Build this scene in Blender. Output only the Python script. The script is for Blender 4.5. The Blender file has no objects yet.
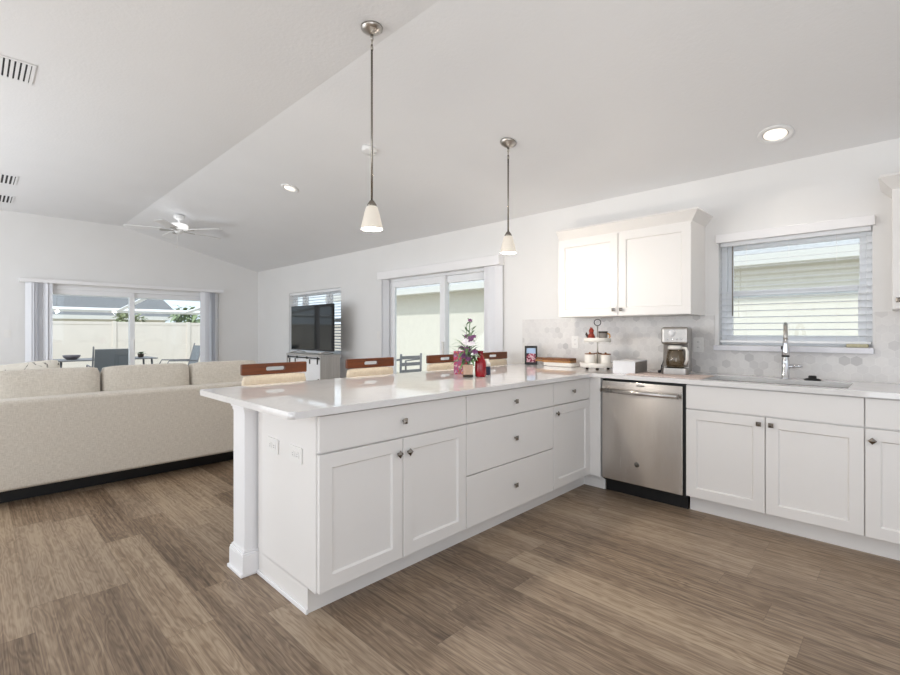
import bpy, bmesh, math, random
from mathutils import Vector, Matrix
PI = math.pi
random.seed(7)
sc = bpy.context.scene
COL = sc.collection

# ------------------------------------------------------------------ camera, sky, sun, exposure
CAM_YAW = math.atan2(478, 468)            # the view direction leans this far from -X towards +Y
cd = bpy.data.cameras.new('camera'); cam = bpy.data.objects.new('camera', cd); COL.objects.link(cam)
cam.location = (0, 0, 1.235)
cam.rotation_euler = (PI/2, 0, math.atan2(math.cos(CAM_YAW), math.sin(CAM_YAW)))
cd.sensor_width = 36; cd.lens = 468/900*36; cd.shift_y = -5.5/900; cd.clip_start = .05; cd.clip_end = 300
sc.camera = cam

world = bpy.data.worlds.new('sky'); sc.world = world; world.use_nodes = True
bg = world.node_tree.nodes['Background']
bg.inputs[0].default_value = (.80, .90, 1.0, 1); bg.inputs[1].default_value = 1.7

def add_sun(strength, direction):
    l = bpy.data.lights.new('sun', 'SUN'); l.energy = strength; l.angle = math.radians(1.5); l.color = (1, .96, .9)
    o = bpy.data.objects.new('sun', l); COL.objects.link(o); o.rotation_euler = Vector(direction).to_track_quat('-Z', 'Y').to_euler()
add_sun(2.7, (-.45, .62, -.75))

def area(name, loc, direction, sx, sy, power, col=(1, 1, 1)):
    l = bpy.data.lights.new(name, 'AREA'); l.shape = 'RECTANGLE'; l.size = sx; l.size_y = sy; l.energy = power; l.color = col
    o = bpy.data.objects.new(name, l); COL.objects.link(o); o.location = loc
    o.rotation_euler = Vector(direction).to_track_quat('-Z', 'Y').to_euler()
area('fill_right', (2.48, .6, 1.55), (-1, 0, .35), 3.2, 2.0, 6, (.92, .95, 1))  # unseen fill lamp, added to brighten the kitchen from the right
area('fill_near', (-1.2, -2.88, 1.5), (0, 1, .35), 4.0, 2.2, 27, (.92, .95, 1))  # added soft fill from behind the camera, no known window there
area('fill_living', (-6.2, -2.88, 1.5), (0, 1, .35), 4.0, 2.2, 58, (.88, .94, 1))  # same kind of added fill for the living area
area('streak_lamp', (-3.72, -2.9, 1.3), (0, 1, 0), .12, 2.2, 26, (1, .95, .88))  # narrow unseen lamp, added for a bright streak on the dishwasher steel
area('bounce_fill', (1.15, -1.1, 1.3), (-.35, .75, 1), 2.4, 3.0, 74, (.87, .925, 1))  # added lamp aimed upwards to lift the ceiling by bounce
area('bounce_fill_living', (-6.2, -1.7, 1.0), (0, .75, 1), 5.0, 2.4, 84, (.86, .925, 1))  # second added upward lamp, for the living area ceiling
sc.view_settings.view_transform = 'Standard'; sc.view_settings.look = 'None'
sc.view_settings.gamma = 1; sc.view_settings.use_curve_mapping = False
sc.view_settings.exposure = -0.27
sc.cycles.max_bounces = 10; sc.cycles.diffuse_bounces = 6; sc.cycles.transparent_max_bounces = 16
sc.cycles.caustics_reflective = False; sc.cycles.caustics_refractive = False
sc.cycles.sample_clamp_indirect = 6

# ------------------------------------------------------------------ materials
def lin(h):
    h = h.lstrip('#'); c = [int(h[i:i+2], 16)/255 for i in (0, 2, 4)]
    return tuple((x/12.92 if x <= .04045 else ((x+.055)/1.055)**2.4) for x in c) + (1,)
class NT:
    def __init__(s, name):
        s.m = bpy.data.materials.new(name); s.m.use_nodes = True; s.t = s.m.node_tree; s.b = s.t.nodes['Principled BSDF']
    def n(s, typ, **kw):
        k = s.t.nodes.new(typ)
        for a, v in kw.items(): setattr(k, a, v)
        return k
    def put(s, sock, v):
        if isinstance(v, bpy.types.NodeSocket): s.t.links.new(v, sock)
        else: sock.default_value = v
    def math(s, op, *a):
        k = s.n('ShaderNodeMath', operation=op)
        for i, v in enumerate(a): s.put(k.inputs[i], v)
        return k.outputs[0]
    def vmath(s, op, *a):
        k = s.n('ShaderNodeVectorMath', operation=op)
        for i, v in enumerate(a): s.put(k.inputs[i], v)
        return k.outputs['Value'] if op in ('DOT_PRODUCT', 'LENGTH') else k.outputs[0]
    def mix(s, f, a, b):
        k = s.n('ShaderNodeMix', data_type='RGBA'); s.put(k.inputs[0], f); s.put(k.inputs[6], a); s.put(k.inputs[7], b); return k.outputs[2]
    def mixf(s, f, a, b):
        k = s.n('ShaderNodeMix', data_type='FLOAT'); s.put(k.inputs[0], f); s.put(k.inputs[2], a); s.put(k.inputs[3], b); return k.outputs[0]
    def xyz(s, x, y, z):
        k = s.n('ShaderNodeCombineXYZ'); s.put(k.inputs[0], x); s.put(k.inputs[1], y); s.put(k.inputs[2], z); return k.outputs[0]
    def sep(s, v):
        k = s.n('ShaderNodeSeparateXYZ'); s.put(k.inputs[0], v); return k.outputs
    def obj(s): return s.n('ShaderNodeTexCoord').outputs['Object']
    def noise(s, vec, scale, detail=3, rough=.5, dist=0):
        k = s.n('ShaderNodeTexNoise'); s.put(k.inputs['Vector'], vec); s.put(k.inputs['Scale'], scale)
        k.inputs['Detail'].default_value = detail; k.inputs['Roughness'].default_value = rough; k.inputs['Distortion'].default_value = dist
        return k.outputs['Fac']
    def ramp(s, f, *st):
        k = s.n('ShaderNodeValToRGB'); s.put(k.inputs[0], f); e = k.color_ramp.elements
        while len(e) < len(st): e.new(.5)
        for i, (p, c) in enumerate(st): e[i].position = p; e[i].color = c
        return k.outputs[0]
    def white(s, vec):
        k = s.n('ShaderNodeTexWhiteNoise', noise_dimensions='3D'); s.put(k.inputs['Vector'], vec); return k.outputs
    def bump(s, h, strength, dist=.01):
        k = s.n('ShaderNodeBump'); k.inputs['Strength'].default_value = strength; k.inputs['Distance'].default_value = dist
        s.put(k.inputs['Height'], h); s.put(s.b.inputs['Normal'], k.outputs[0])
    def set(s, **kw):
        for a, v in kw.items(): s.put(s.b.inputs[a.replace('_', ' ')], v)
        return s
M = {}
def plain(key, hexcol, rough=.5, metal=0., noise=0., nscale=30, bump=0., bscale=200, **kw):
    """flat colour with a touch of procedural variation"""
    t = NT(key); c = lin(hexcol)
    if noise:
        f = t.noise(t.obj(), nscale, 3)
        d = tuple(x*(1-noise) for x in c[:3])+(1,); u = tuple(min(1, x*(1+noise)) for x in c[:3])+(1,)
        t.set(Base_Color=t.ramp(f, (.3, d), (.7, u)))
    else: t.set(Base_Color=c)
    t.set(Roughness=rough, Metallic=metal, **kw)
    if bump: t.bump(t.noise(t.obj(), bscale, 3), bump, .004)
    M[key] = t.m; return t.m
plain('wall', '#e7e6e5', .85, noise=.01, nscale=3, bump=.12, bscale=90)
plain('ceiling', '#e9e9ea', .9, noise=.01, nscale=2, bump=.35, bscale=45)
plain('cabinet', '#e9e6e3', .38, noise=.008, nscale=5)
plain('trim', '#f0eff0', .4, noise=.008, nscale=8)
plain('vinyl', '#f2f3f5', .35, noise=.01, nscale=9)
plain('plate', '#e9e7e4', .35)
plain('slot', '#3a3836', .5)
plain('nickel', '#b9b4ae', .28, 1., noise=.04, nscale=60)
plain('dark_nickel', '#8f8982', .24, 1.)
plain('steel_dark', '#aaa5a0', .3, 1., noise=.06, nscale=50)
plain('chrome', '#d8d9dc', .12, 1.)
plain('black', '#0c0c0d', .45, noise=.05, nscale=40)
plain('black_gloss', '#050506', .05, Specular_IOR_Level=.3)
plain('rubber', '#151516', .6)
plain('gap', '#4b4845', .8)
plain('tan_pot', '#c9a994', .7, noise=.08, nscale=60)
plain('leaf', '#5c7d50', .55, noise=.25, nscale=30)
plain('leaf_pale', '#8f9f78', .55, noise=.2, nscale=30)
plain('flower_purple', '#744470', .6, noise=.2, nscale=80)
plain('flower_white', '#efe9ee', .6)
plain('red_glass', '#8f1520', .12, noise=.15, nscale=25)
plain('navy', '#14203c', .35)
plain('pale_wax', '#e9e4dc', .5)
plain('box_white', '#e4e4e6', .5, noise=.02)
plain('box_grey', '#857f79', .5, noise=.08, nscale=50)
plain('board_light', '#c79a62', .5, noise=.12, nscale=30)
plain('board_dark', '#7a4a24', .5, noise=.25, nscale=30)
plain('ceramic', '#eae6df', .3)
plain('figure_red', '#8e2a14', .45, noise=.35, nscale=40)
plain('mug_dark', '#3a2a1e', .5, noise=.4, nscale=50)
plain('mug_tan', '#c48b3c', .5, noise=.2, nscale=50)
plain('mat_pink', '#cdbdb6', .9, noise=.16, nscale=120, bump=.4, bscale=300)
plain('sling', '#7d8288', .8, noise=.12, nscale=120)
plain('patio_metal', '#76767a', .5)
plain('patio_bowl', '#5c5862', .4)
plain('concrete', '#b9b3aa', .9, noise=.08, nscale=4)
plain('grass', '#a8a191', .95, noise=.3, nscale=8)
plain('fence', '#e8e0d8', .6, noise=.02, nscale=3)
plain('stucco', '#e9e5da', .9, noise=.03, nscale=6, bump=.2, bscale=60)
plain('roof', '#bdbdbe', .95, noise=.12, nscale=14)
plain('roof_dark', '#7c7d80', .95, noise=.15, nscale=14)
plain('soffit', '#e3e2de', .8)
plain('foliage', '#98a27c', .8, noise=.25, nscale=9)
plain('sponge', '#b7b195', .9, noise=.15, nscale=100)
plain('fan_white', '#eeeeee', .45)
plain('pillow', '#dcd8cf', .95, noise=.05, nscale=80)
plain('sill', '#dcdbe0', .2, noise=.05, nscale=12)
plain('vent_dark', '#2a2a2c', .8)

def emit(key, hexcol, strength, base='#ffffff', rough=.4):
    t = NT(key); t.set(Base_Color=lin(base), Roughness=rough, Emission_Color=lin(hexcol), Emission_Strength=strength); M[key] = t.m
emit('shade_glow', '#fff0dc', .5, base='#b5b2ac')
emit('bulb_glow', '#fff1de', 6.0)
emit('can_glow', '#fff0dc', 1.0)
emit('fan_glow', '#ffffff', .8)

def glass(key, tint=(1, 1, 1, 1), gloss=1.0):
    t = NT(key); out = t.t.nodes['Material Output']; t.t.nodes.remove(t.b)
    tr = t.n('ShaderNodeBsdfTransparent'); tr.inputs[0].default_value = tint
    gl = t.n('ShaderNodeBsdfGlossy'); gl.inputs['Roughness'].default_value = .02
    lw = t.n('ShaderNodeLayerWeight'); lw.inputs[0].default_value = .5
    f = t.math('MULTIPLY', t.math('ADD', .04, t.math('MULTIPLY', t.math('POWER', lw.outputs['Facing'], 5.0), .9)), gloss)
    mx = t.n('ShaderNodeMixShader'); t.put(mx.inputs[0], f); t.put(mx.inputs[1], tr.outputs[0]); t.put(mx.inputs[2], gl.outputs[0])
    t.t.links.new(mx.outputs[0], out.inputs[0]); M[key] = t.m
glass('glass', (.96, .98, .98, 1)); glass('carafe_glass', (.80, .74, .64, 1), 1.5)

def translucent(key, hexcol, amount):
    t = NT(key); out = t.t.nodes['Material Output']; t.set(Base_Color=lin(hexcol), Roughness=.5)
    tr = t.n('ShaderNodeBsdfTranslucent'); tr.inputs[0].default_value = lin(hexcol)
    mx = t.n('ShaderNodeMixShader'); mx.inputs[0].default_value = amount
    t.put(mx.inputs[1], t.b.outputs[0]); t.put(mx.inputs[2], tr.outputs[0]); t.t.links.new(mx.outputs[0], out.inputs[0]); M[key] = t.m
translucent('vane', '#eeeff3', .12); translucent('slat', '#eef0f3', .3)

def mat_floor():
    t = NT('floor_planks'); x, y, z = t.sep(t.obj())
    W_, L_ = .182, 1.22
    row = t.math('FLOOR', t.math('DIVIDE', y, W_)); fy = t.math('FRACT', t.math('DIVIDE', y, W_))
    off = t.math('MULTIPLY', t.white(t.xyz(row, 3.1, 0))['Value'], 7.0)
    xs = t.math('ADD', t.math('DIVIDE', x, L_), off)
    idx = t.math('FLOOR', xs); fx = t.math('FRACT', xs)
    rnd = t.white(t.xyz(row, idx, 1.7)); r1 = rnd['Value']
    r2 = t.white(t.xyz(idx, row, 8.3))['Value']
    gx = t.math('ADD', x, t.math('MULTIPLY', r2, 40.0)); gy = t.math('ADD', y, t.math('MULTIPLY', r1, 30.0))
    warp = t.noise(t.xyz(t.math('MULTIPLY', gx, 1.1), t.math('MULTIPLY', gy, 7.0), 0), 1.6, 3, .55)
    cath = t.math('SINE', t.math('ADD', t.math('MULTIPLY', warp, 70.0), t.math('MULTIPLY', gy, 90.0)))
    cath = t.math('MULTIPLY', cath, .5)
    fine = t.noise(t.xyz(t.math('MULTIPLY', gx, 2.6), t.math('MULTIPLY', gy, 290.0), 0), 1.0, 4, .6)
    streak = t.noise(t.xyz(t.math('MULTIPLY', gx, .7), t.math('MULTIPLY', gy, 62.0), 2.0), 1.0, 4, .62)
    broad = t.noise(t.xyz(t.math('MULTIPLY', gx, .9), t.math('MULTIPLY', gy, 7.0), 6.0), 1.0, 2, .5)
    g = t.math('ADD', t.math('MULTIPLY', streak, .52), t.math('MULTIPLY', fine, .36))
    g = t.math('ADD', g, t.math('MULTIPLY', cath, .10)); g = t.math('ADD', g, t.math('MULTIPLY', broad, .34))
    g = t.math('ADD', g, t.math('SUBTRACT', t.math('MULTIPLY', r1, .17), .112))
    col = t.ramp(g, (.31, lin('#43362a')), (.44, lin('#6c5947')), (.58, lin('#8f7a64')), (.74, lin('#b39f87')))
    warm = t.mix(t.math('MULTIPLY', r2, .45), col, t.mix(.5, col, lin('#7d7066')))
    e1 = t.math('LESS_THAN', t.math('MINIMUM', fy, t.math('SUBTRACT', 1.0, fy)), .007)
    e2 = t.math('LESS_THAN', t.math('MINIMUM', fx, t.math('SUBTRACT', 1.0, fx)), .0011)
    edge = t.math('MAXIMUM', e1, e2)
    col = t.mix(t.math('MULTIPLY', edge, .3), warm, lin('#3b2f26'))
    t.set(Base_Color=col, Roughness=t.mixf(g, .52, .36)); t.b.inputs['Specular IOR Level'].default_value = .45
    t.bump(t.math('SUBTRACT', g, t.math('MULTIPLY', edge, .6)), .12, .004); M['floor'] = t.m
mat_floor()

def mat_quartz():
    t = NT('quartz'); o = t.obj()
    v = t.noise(o, 1.7, 6, .6, 1.2)
    vein = t.math('SUBTRACT', 1.0, t.math('MINIMUM', t.math('MULTIPLY', t.math('ABSOLUTE', t.math('SUBTRACT', v, .5)), 26.0), 1.0))
    sp = t.noise(o, 160, 2)
    c = t.mix(t.math('MULTIPLY', vein, .10), lin('#e6e4e3'), lin('#b9b6b3')); c = t.mix(t.math('MULTIPLY', sp, .06), c, lin('#cfcdcb'))
    t.set(Base_Color=c, Roughness=.045); t.b.inputs['Specular IOR Level'].default_value = .9; M['quartz'] = t.m
mat_quartz()

def mat_hex():
    t = NT('marble_hexagon'); o = t.obj(); x, y, z = t.sep(o)
    S = .060
    px = t.math('ADD', t.math('DIVIDE', x, S), 400.0); pz = t.math('ADD', t.math('DIVIDE', z, S), 400.0)
    R3 = 1.7320508
    def cell(ox, oz):
        ax = t.math('SUBTRACT', t.math('MODULO', t.math('ADD', px, ox), 1.0), .5)
        az = t.math('SUBTRACT', t.math('MODULO', t.math('ADD', pz, oz), R3), R3/2); return ax, az
    a, b = cell(0, 0), cell(.5, R3/2)
    da = t.math('ADD', t.math('MULTIPLY', a[0], a[0]), t.math('MULTIPLY', a[1], a[1]))
    db = t.math('ADD', t.math('MULTIPLY', b[0], b[0]), t.math('MULTIPLY', b[1], b[1]))
    s = t.math('LESS_THAN', da, db)
    gx, gz = t.mixf(s, b[0], a[0]), t.mixf(s, b[1], a[1])
    ix = t.math('ROUND', t.math('MULTIPLY', t.math('SUBTRACT', px, gx), 4.0)); iz = t.math('ROUND', t.math('MULTIPLY', t.math('SUBTRACT', pz, gz), 4.0))
    r = t.white(t.xyz(ix, iz, 2.0))['Value']
    agx, agz = t.math('ABSOLUTE', gx), t.math('ABSOLUTE', gz)
    hd = t.math('MAXIMUM', agx, t.math('ADD', t.math('MULTIPLY', agx, .5), t.math('MULTIPLY', agz, R3/2)))
    grout = t.math('GREATER_THAN', hd, .472)
    v = t.noise(t.vmath('ADD', o, t.xyz(t.math('MULTIPLY', r, 20.0), 0., 0.)), 22, 5, .6, 1.0)
    col = t.ramp(r, (0., lin('#bdbab9')), (.06, lin('#cdcac8')), (.22, lin('#d8d5d3')), (1., lin('#e4e1de')))
    col = t.mix(t.math('MULTIPLY', v, .30), col, lin('#a9a4a2'))
    col = t.mix(t.math('MULTIPLY', grout, .35), col, lin('#e6e4e1'))
    t.set(Base_Color=col, Roughness=.3); t.bump(t.math('SUBTRACT', 1.0, grout), .15, .002); M['hex'] = t.m
mat_hex()

def mat_fabric(key, c1, c2, s=1.0, wood=None):
    t = NT(key); o = t.obj(); x, y, z = t.sep(o)
    a = t.noise(t.xyz(t.math('MULTIPLY', x, 60.), t.math('MULTIPLY', y, 260*s), t.math('MULTIPLY', z, 30.)), 1, 3, .6)
    b = t.noise(t.xyz(t.math('MULTIPLY', x, 60.), t.math('MULTIPLY', y, 30.), t.math('MULTIPLY', z, 260*s)), 1, 3, .6)
    g = t.math('ADD', t.math('MULTIPLY', a, .5), t.math('MULTIPLY', b, .5))
    t.set(Base_Color=t.ramp(g, (.38, lin(c1)), (.62, lin(c2))), Roughness=.95); t.b.inputs['Sheen Weight'].default_value = .2
    t.bump(g, .25, .003); M[key] = t.m
mat_fabric('sofa', '#bfb8ad', '#d7d1c7'); mat_fabric('stool_cream', '#d9c8b0', '#e8dac4')

def mat_wood(key, c1, c2, axis=1, s=1.0, rough=.4):
    t = NT(key); p = list(t.sep(t.obj())); k = [t.math('MULTIPLY', p[i], (4. if i == axis else 60.)*s) for i in range(3)]
    g = t.noise(t.xyz(*k), 1, 4, .6, .4); t.set(Base_Color=t.ramp(g, (.3, lin(c1)), (.7, lin(c2))), Roughness=rough); M[key] = t.m
mat_wood('mahogany', '#4a2410', '#783f1d'); mat_wood('mahogany_leg', '#3f1d10', '#6a341b', 2)
mat_wood('grey_panel', '#a9a6a2', '#bdbab6', 2, .6, .55); mat_wood('board_wood', '#8a5a2e', '#c2925a', 0)

def mat_steel():
    t = NT('brushed_steel'); x, y, z = t.sep(t.obj())
    g = t.noise(t.xyz(t.math('MULTIPLY', x, 300.), 0., t.math('MULTIPLY', z, 3.)), 1, 4, .6)
    sm = t.noise(t.xyz(t.math('MULTIPLY', x, 9.), 0., t.math('MULTIPLY', z, 2.)), 1, 4, .6)
    t.set(Base_Color=t.mix(sm, lin('#c2bbb4'), lin('#dcd7d2')), Metallic=1., Roughness=t.mixf(g, .24, .29), Anisotropic=.97, Anisotropic_Rotation=.25)
    tg = t.n('ShaderNodeTangent', direction_type='RADIAL', axis='Z'); t.put(t.b.inputs['Tangent'], tg.outputs[0]); M['steel'] = t.m
mat_steel()

def mat_giftbag():
    t = NT('floral_gift_bag'); o = t.obj()
    k = t.n('ShaderNodeTexVoronoi'); t.put(k.inputs['Vector'], o); k.inputs['Scale'].default_value = 34
    f = t.noise(o, 38, 3, .6, 1.)
    c = t.ramp(f, (.3, lin('#a01f3e')), (.45, lin('#c23b55')), (.55, lin('#7d4a86')), (.68, lin('#e3b9b0')))
    c = t.mix(t.math('LESS_THAN', k.outputs['Distance'], .22), c, lin('#d98a4a')); t.set(Base_Color=c, Roughness=.35); M['gift'] = t.m
mat_giftbag()

def mat_picture():
    t = NT('photo_print'); o = t.obj(); x, y, z = t.sep(o)
    f = t.noise(o, 45, 3, .6)
    low = t.ramp(f, (.38, lin('#2a2028')), (.47, lin('#b23a5a')), (.55, lin('#d8c9cf')), (.63, lin('#7d2b40')))
    c = t.mix(t.math('GREATER_THAN', t.math('ADD', z, t.math('MULTIPLY', f, .02)), .118), low, lin('#a9c0de'))
    t.set(Base_Color=c, Roughness=.15); M['photo'] = t.m
mat_picture()

def mat_pillow():
    t = NT('floral_pillow'); o = t.obj(); f = t.noise(o, 11, 4, .6, 1.5)
    t.set(Base_Color=t.ramp(f, (.36, lin('#3a3838')), (.40, lin('#d9d5cc')), (.7, lin('#e3dfd6'))), Roughness=.95); M['floral'] = t.m
mat_pillow()

# ------------------------------------------------------------------ mesh helpers
class B:
    def __init__(s): s.bm = bmesh.new()
    def box(s, x0, x1, y0, y1, z0, z1, bev=0., seg=2, mi=0, mtx=None):
        b = bmesh.new(); bmesh.ops.create_cube(b, size=1.0)
        for v in b.verts: v.co = Vector(((x0+x1)/2+v.co.x*(x1-x0), (y0+y1)/2+v.co.y*(y1-y0), (z0+z1)/2+v.co.z*(z1-z0)))
        if bev: bmesh.ops.bevel(b, geom=list(b.edges), offset=bev, segments=seg, profile=.5, affect='EDGES', clamp_overlap=True)
        return s._merge(b, mi, mtx, smooth=False)
    def _merge(s, b, mi=0, mtx=None, smooth=False):
        if mtx is not None: bmesh.ops.transform(b, matrix=mtx, verts=b.verts)
        mp = {v: s.bm.verts.new(v.co) for v in b.verts}
        for f in b.faces:
            try:
                nf = s.bm.faces.new([mp[v] for v in f.verts]); nf.material_index = mi if mi else f.material_index; nf.smooth = smooth or f.smooth
            except ValueError: pass
        b.free(); return s
    def lathe(s, prof, cx=0, cy=0, seg=32, mi=0, mtx=None, smooth=True):
        b = bmesh.new(); rings = []
        for r, z in prof:
            if r < 1e-6: rings.append([b.verts.new((cx, cy, z))])
            else: rings.append([b.verts.new((cx+r*math.cos(2*PI*i/seg), cy+r*math.sin(2*PI*i/seg), z)) for i in range(seg)])
        for A, C in zip(rings, rings[1:]):
            for i in range(seg):
                j = (i+1) % seg
                if len(A) == 1 and len(C) == 1: continue
                if len(A) == 1: f = b.faces.new((A[0], C[j], C[i]))
                elif len(C) == 1: f = b.faces.new((A[i], A[j], C[0]))
                else: f = b.faces.new((A[i], A[j], C[j], C[i]))
                f.smooth = smooth
        bmesh.ops.recalc_face_normals(b, faces=b.faces)
        return s._merge(b, mi, mtx)
    def cyl(s, p, q, r, r2=None, seg=16, mi=0, smooth=True):
        p, q = Vector(p), Vector(q); d = q-p; r2 = r if r2 is None else r2
        b = bmesh.new(); bmesh.ops.create_cone(b, cap_ends=True, segments=seg, radius1=r, radius2=r2, depth=d.length)
        for f in b.faces: f.smooth = smooth and len(f.verts) == 4
        m = Matrix.Translation((p+q)/2) @ d.to_track_quat('Z', 'Y').to_matrix().to_4x4()
        return s._merge(b, mi, m)
    def tube(s, pts, r, seg=10, mi=0, closed=False, rads=None):
        pts = [Vector(p) for p in pts]; n = len(pts); b = bmesh.new(); rings = []; prev = None
        for i, p in enumerate(pts):
            a = pts[(i-1) % n] if (i or closed) else p; c = pts[(i+1) % n] if (i < n-1 or closed) else p
            t = (c-a).normalized()
            if prev is None:
                up = Vector((0, 0, 1)) if abs(t.z) < .9 else Vector((1, 0, 0)); u = t.cross(up).normalized()
            else: u = (prev - t*prev.dot(t)).normalized()
            prev = u; w = t.cross(u); rr = rads[i] if rads else r
            rings.append([b.verts.new(p+u*rr*math.cos(2*PI*k/seg)+w*rr*math.sin(2*PI*k/seg)) for k in range(seg)])
        pairs = list(zip(rings, rings[1:]))+([(rings[-1], rings[0])] if closed else [])
        for A, C in pairs:
            for k in range(seg):
                f = b.faces.new((A[k], A[(k+1) % seg], C[(k+1) % seg], C[k])); f.smooth = True
        if not closed: b.faces.new(rings[0][::-1]); b.faces.new(rings[-1])
        bmesh.ops.recalc_face_normals(b, faces=b.faces)
        return s._merge(b, mi)
    def prism(s, pts, axis, a0, a1, mi=0, mtx=None):
        """polygon in the plane normal to axis, extruded from a0 to a1; pts are the two other coordinates in xyz order"""
        def v3(p, a): l = list(p); l.insert('xyz'.index(axis), a); return l
        b = bmesh.new(); A = [b.verts.new(v3(p, a0)) for p in pts]; C = [b.verts.new(v3(p, a1)) for p in pts]
        b.faces.new(A); b.faces.new(C[::-1]); n = len(pts)
        for i in range(n): b.faces.new((A[i], C[i], C[(i+1) % n], A[(i+1) % n]))
        bmesh.ops.recalc_face_normals(b, faces=b.faces)
        return s._merge(b, mi, mtx)
    def plate(s, outer, inner, axis, a0, a1, mi=0):
        """plate with one hole; both outlines have the same number of points, in step"""
        def v3(p, a): l = list(p); l.insert('xyz'.index(axis), a); return l
        b = bmesh.new(); n = len(outer)
        R = [[b.verts.new(v3(p, a)) for p in q] for q, a in ((outer, a0), (outer, a1), (inner, a1), (inner, a0))]
        for k in range(4):
            A, C = R[k], R[(k+1) % 4]
            for i in range(n): b.faces.new((A[i], A[(i+1) % n], C[(i+1) % n], C[i]))
        bmesh.ops.recalc_face_normals(b, faces=b.faces)
        return s._merge(b, mi)
    def shaker(s, x0, x1, z0, z1, t=.02, rail=.062, rec=.010, mi=0):
        b = bmesh.new()
        def ring(i, y): return [b.verts.new(p) for p in ((x0+i, y, z0+i), (x1-i, y, z0+i), (x1-i, y, z1-i), (x0+i, y, z1-i))]
        rs = [ring(0, 0), ring(0, -t+.0015), ring(.0015, -t), ring(rail, -t), ring(rail+.007, -t+rec)]
        for A, C in zip(rs, rs[1:]):
            for k in range(4): b.faces.new((A[k], A[(k+1) % 4], C[(k+1) % 4], C[k]))
        b.faces.new(rs[0][::-1]); b.faces.new(rs[-1]); bmesh.ops.recalc_face_normals(b, faces=b.faces)
        return s._merge(b, mi)
    def puff(s, x0, x1, y0, y1, z0, z1, amt=.25, thin='x', cuts=7, mtx=None, mi=0, roundness=.12):
        """cushion: box that swells in the middle along one axis and has soft corners"""
        b = bmesh.new(); bmesh.ops.create_cube(b, size=2.0); bmesh.ops.subdivide_edges(b, edges=list(b.edges), cuts=cuts, use_grid_fill=True)
        k = 'xyz'.index(thin); oth = [i for i in range(3) if i != k]
        sz = [(x1-x0)/2, (y1-y0)/2, (z1-z0)/2]; ce = [(x0+x1)/2, (y0+y1)/2, (z0+z1)/2]
        for v in b.verts:
            c = list(v.co); e = 1-amt*(max(abs(c[oth[0]]), abs(c[oth[1]]))**3)
            o2 = 1-roundness*(abs(c[k])**3)
            rc = 1-.05*(abs(c[oth[0]])*abs(c[oth[1]]))**6
            q = [0, 0, 0]; q[k] = c[k]*e
            for i in oth: q[i] = c[i]*(1-(1-o2)*min(sz)/sz[i]*1.0)*rc
            v.co = Vector([ce[i]+q[i]*sz[i] for i in range(3)])
        for f in b.faces: f.smooth = True
        return s._merge(b, mi, mtx)
    def build(s, name, mat, parent=None, sub=0):
        me = bpy.data.meshes.new(name); s.bm.to_mesh(me); s.bm.free()
        for m in (mat if isinstance(mat, (list, tuple)) else [mat]): me.materials.append(M[m])
        o = bpy.data.objects.new(name, me); COL.objects.link(o)
        if parent: o.parent = parent
        if sub: md = o.modifiers.new('sub', 'SUBSURF'); md.levels = sub; md.render_levels = sub
        return o
def rrect(x0, x1, y0, y1, r, n=4):
    pts = []
    for cx, cy, a in ((x1-r, y1-r, 0), (x0+r, y1-r, PI/2), (x0+r, y0+r, PI), (x1-r, y0+r, 1.5*PI)):
        for i in range(n+1): pts.append((cx+r*math.cos(a+i*PI/2/n), cy+r*math.sin(a+i*PI/2/n)))
    return pts
def thing(name, label, cat, loc=(0, 0, 0), rz=0, group=None):
    o = bpy.data.objects.new(name, None); COL.objects.link(o); o.location = loc; o.rotation_euler = (0, 0, rz); o.empty_display_size = .1
    return tag(o, label, cat, group)
def tag(o, label, cat, group=None):
    o['label'] = label; o['category'] = cat
    if group: o['group'] = group
    return o
def struct(o, label=None, cat=None):
    o['kind'] = 'structure'
    if label: o['label'] = label
    if cat: o['category'] = cat
    return o
def dup(root, loc, rz=None, label=None):
    r = root.copy(); COL.objects.link(r); r.location = loc
    if rz is not None: r.rotation_euler = (0, 0, rz)
    if label: r['label'] = label
    for ch in list(root.children):
        c = ch.copy(); COL.objects.link(c); c.parent = r
        for g in list(ch.children):
            d = g.copy(); COL.objects.link(d); d.parent = c
    return r

# ------------------------------------------------------------------ the shell
WY = 4.03; XL = -9.37; XR = 2.6; YN = -3.0; CREASE = 1.74; ZF = 3.0; ZE = 2.44
SL = (ZF-ZE)/(WY-CREASE)
def ceil_z(y): return ZF if y <= CREASE else ZF-SL*(y-CREASE)
SLOPE_A = math.atan(SL)

struct(B().box(XL-.15, XR+.15, YN-.15, WY+.15, -.12, 0).build('floor', 'floor'), 'brown grey wood look plank floor across kitchen and living area', 'floor')
c = B().prism([(YN-.15, ZF), (CREASE, ZF), (WY+.15, ceil_z(WY+.15)), (WY+.15, ceil_z(WY+.15)+.15), (CREASE, ZF+.15), (YN-.15, ZF+.15)], 'x', XL-.15, XR+.15)
struct(c.build('ceiling', 'ceiling'), 'white textured vaulted ceiling, flat then sloping down to the window wall', 'ceiling')

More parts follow.
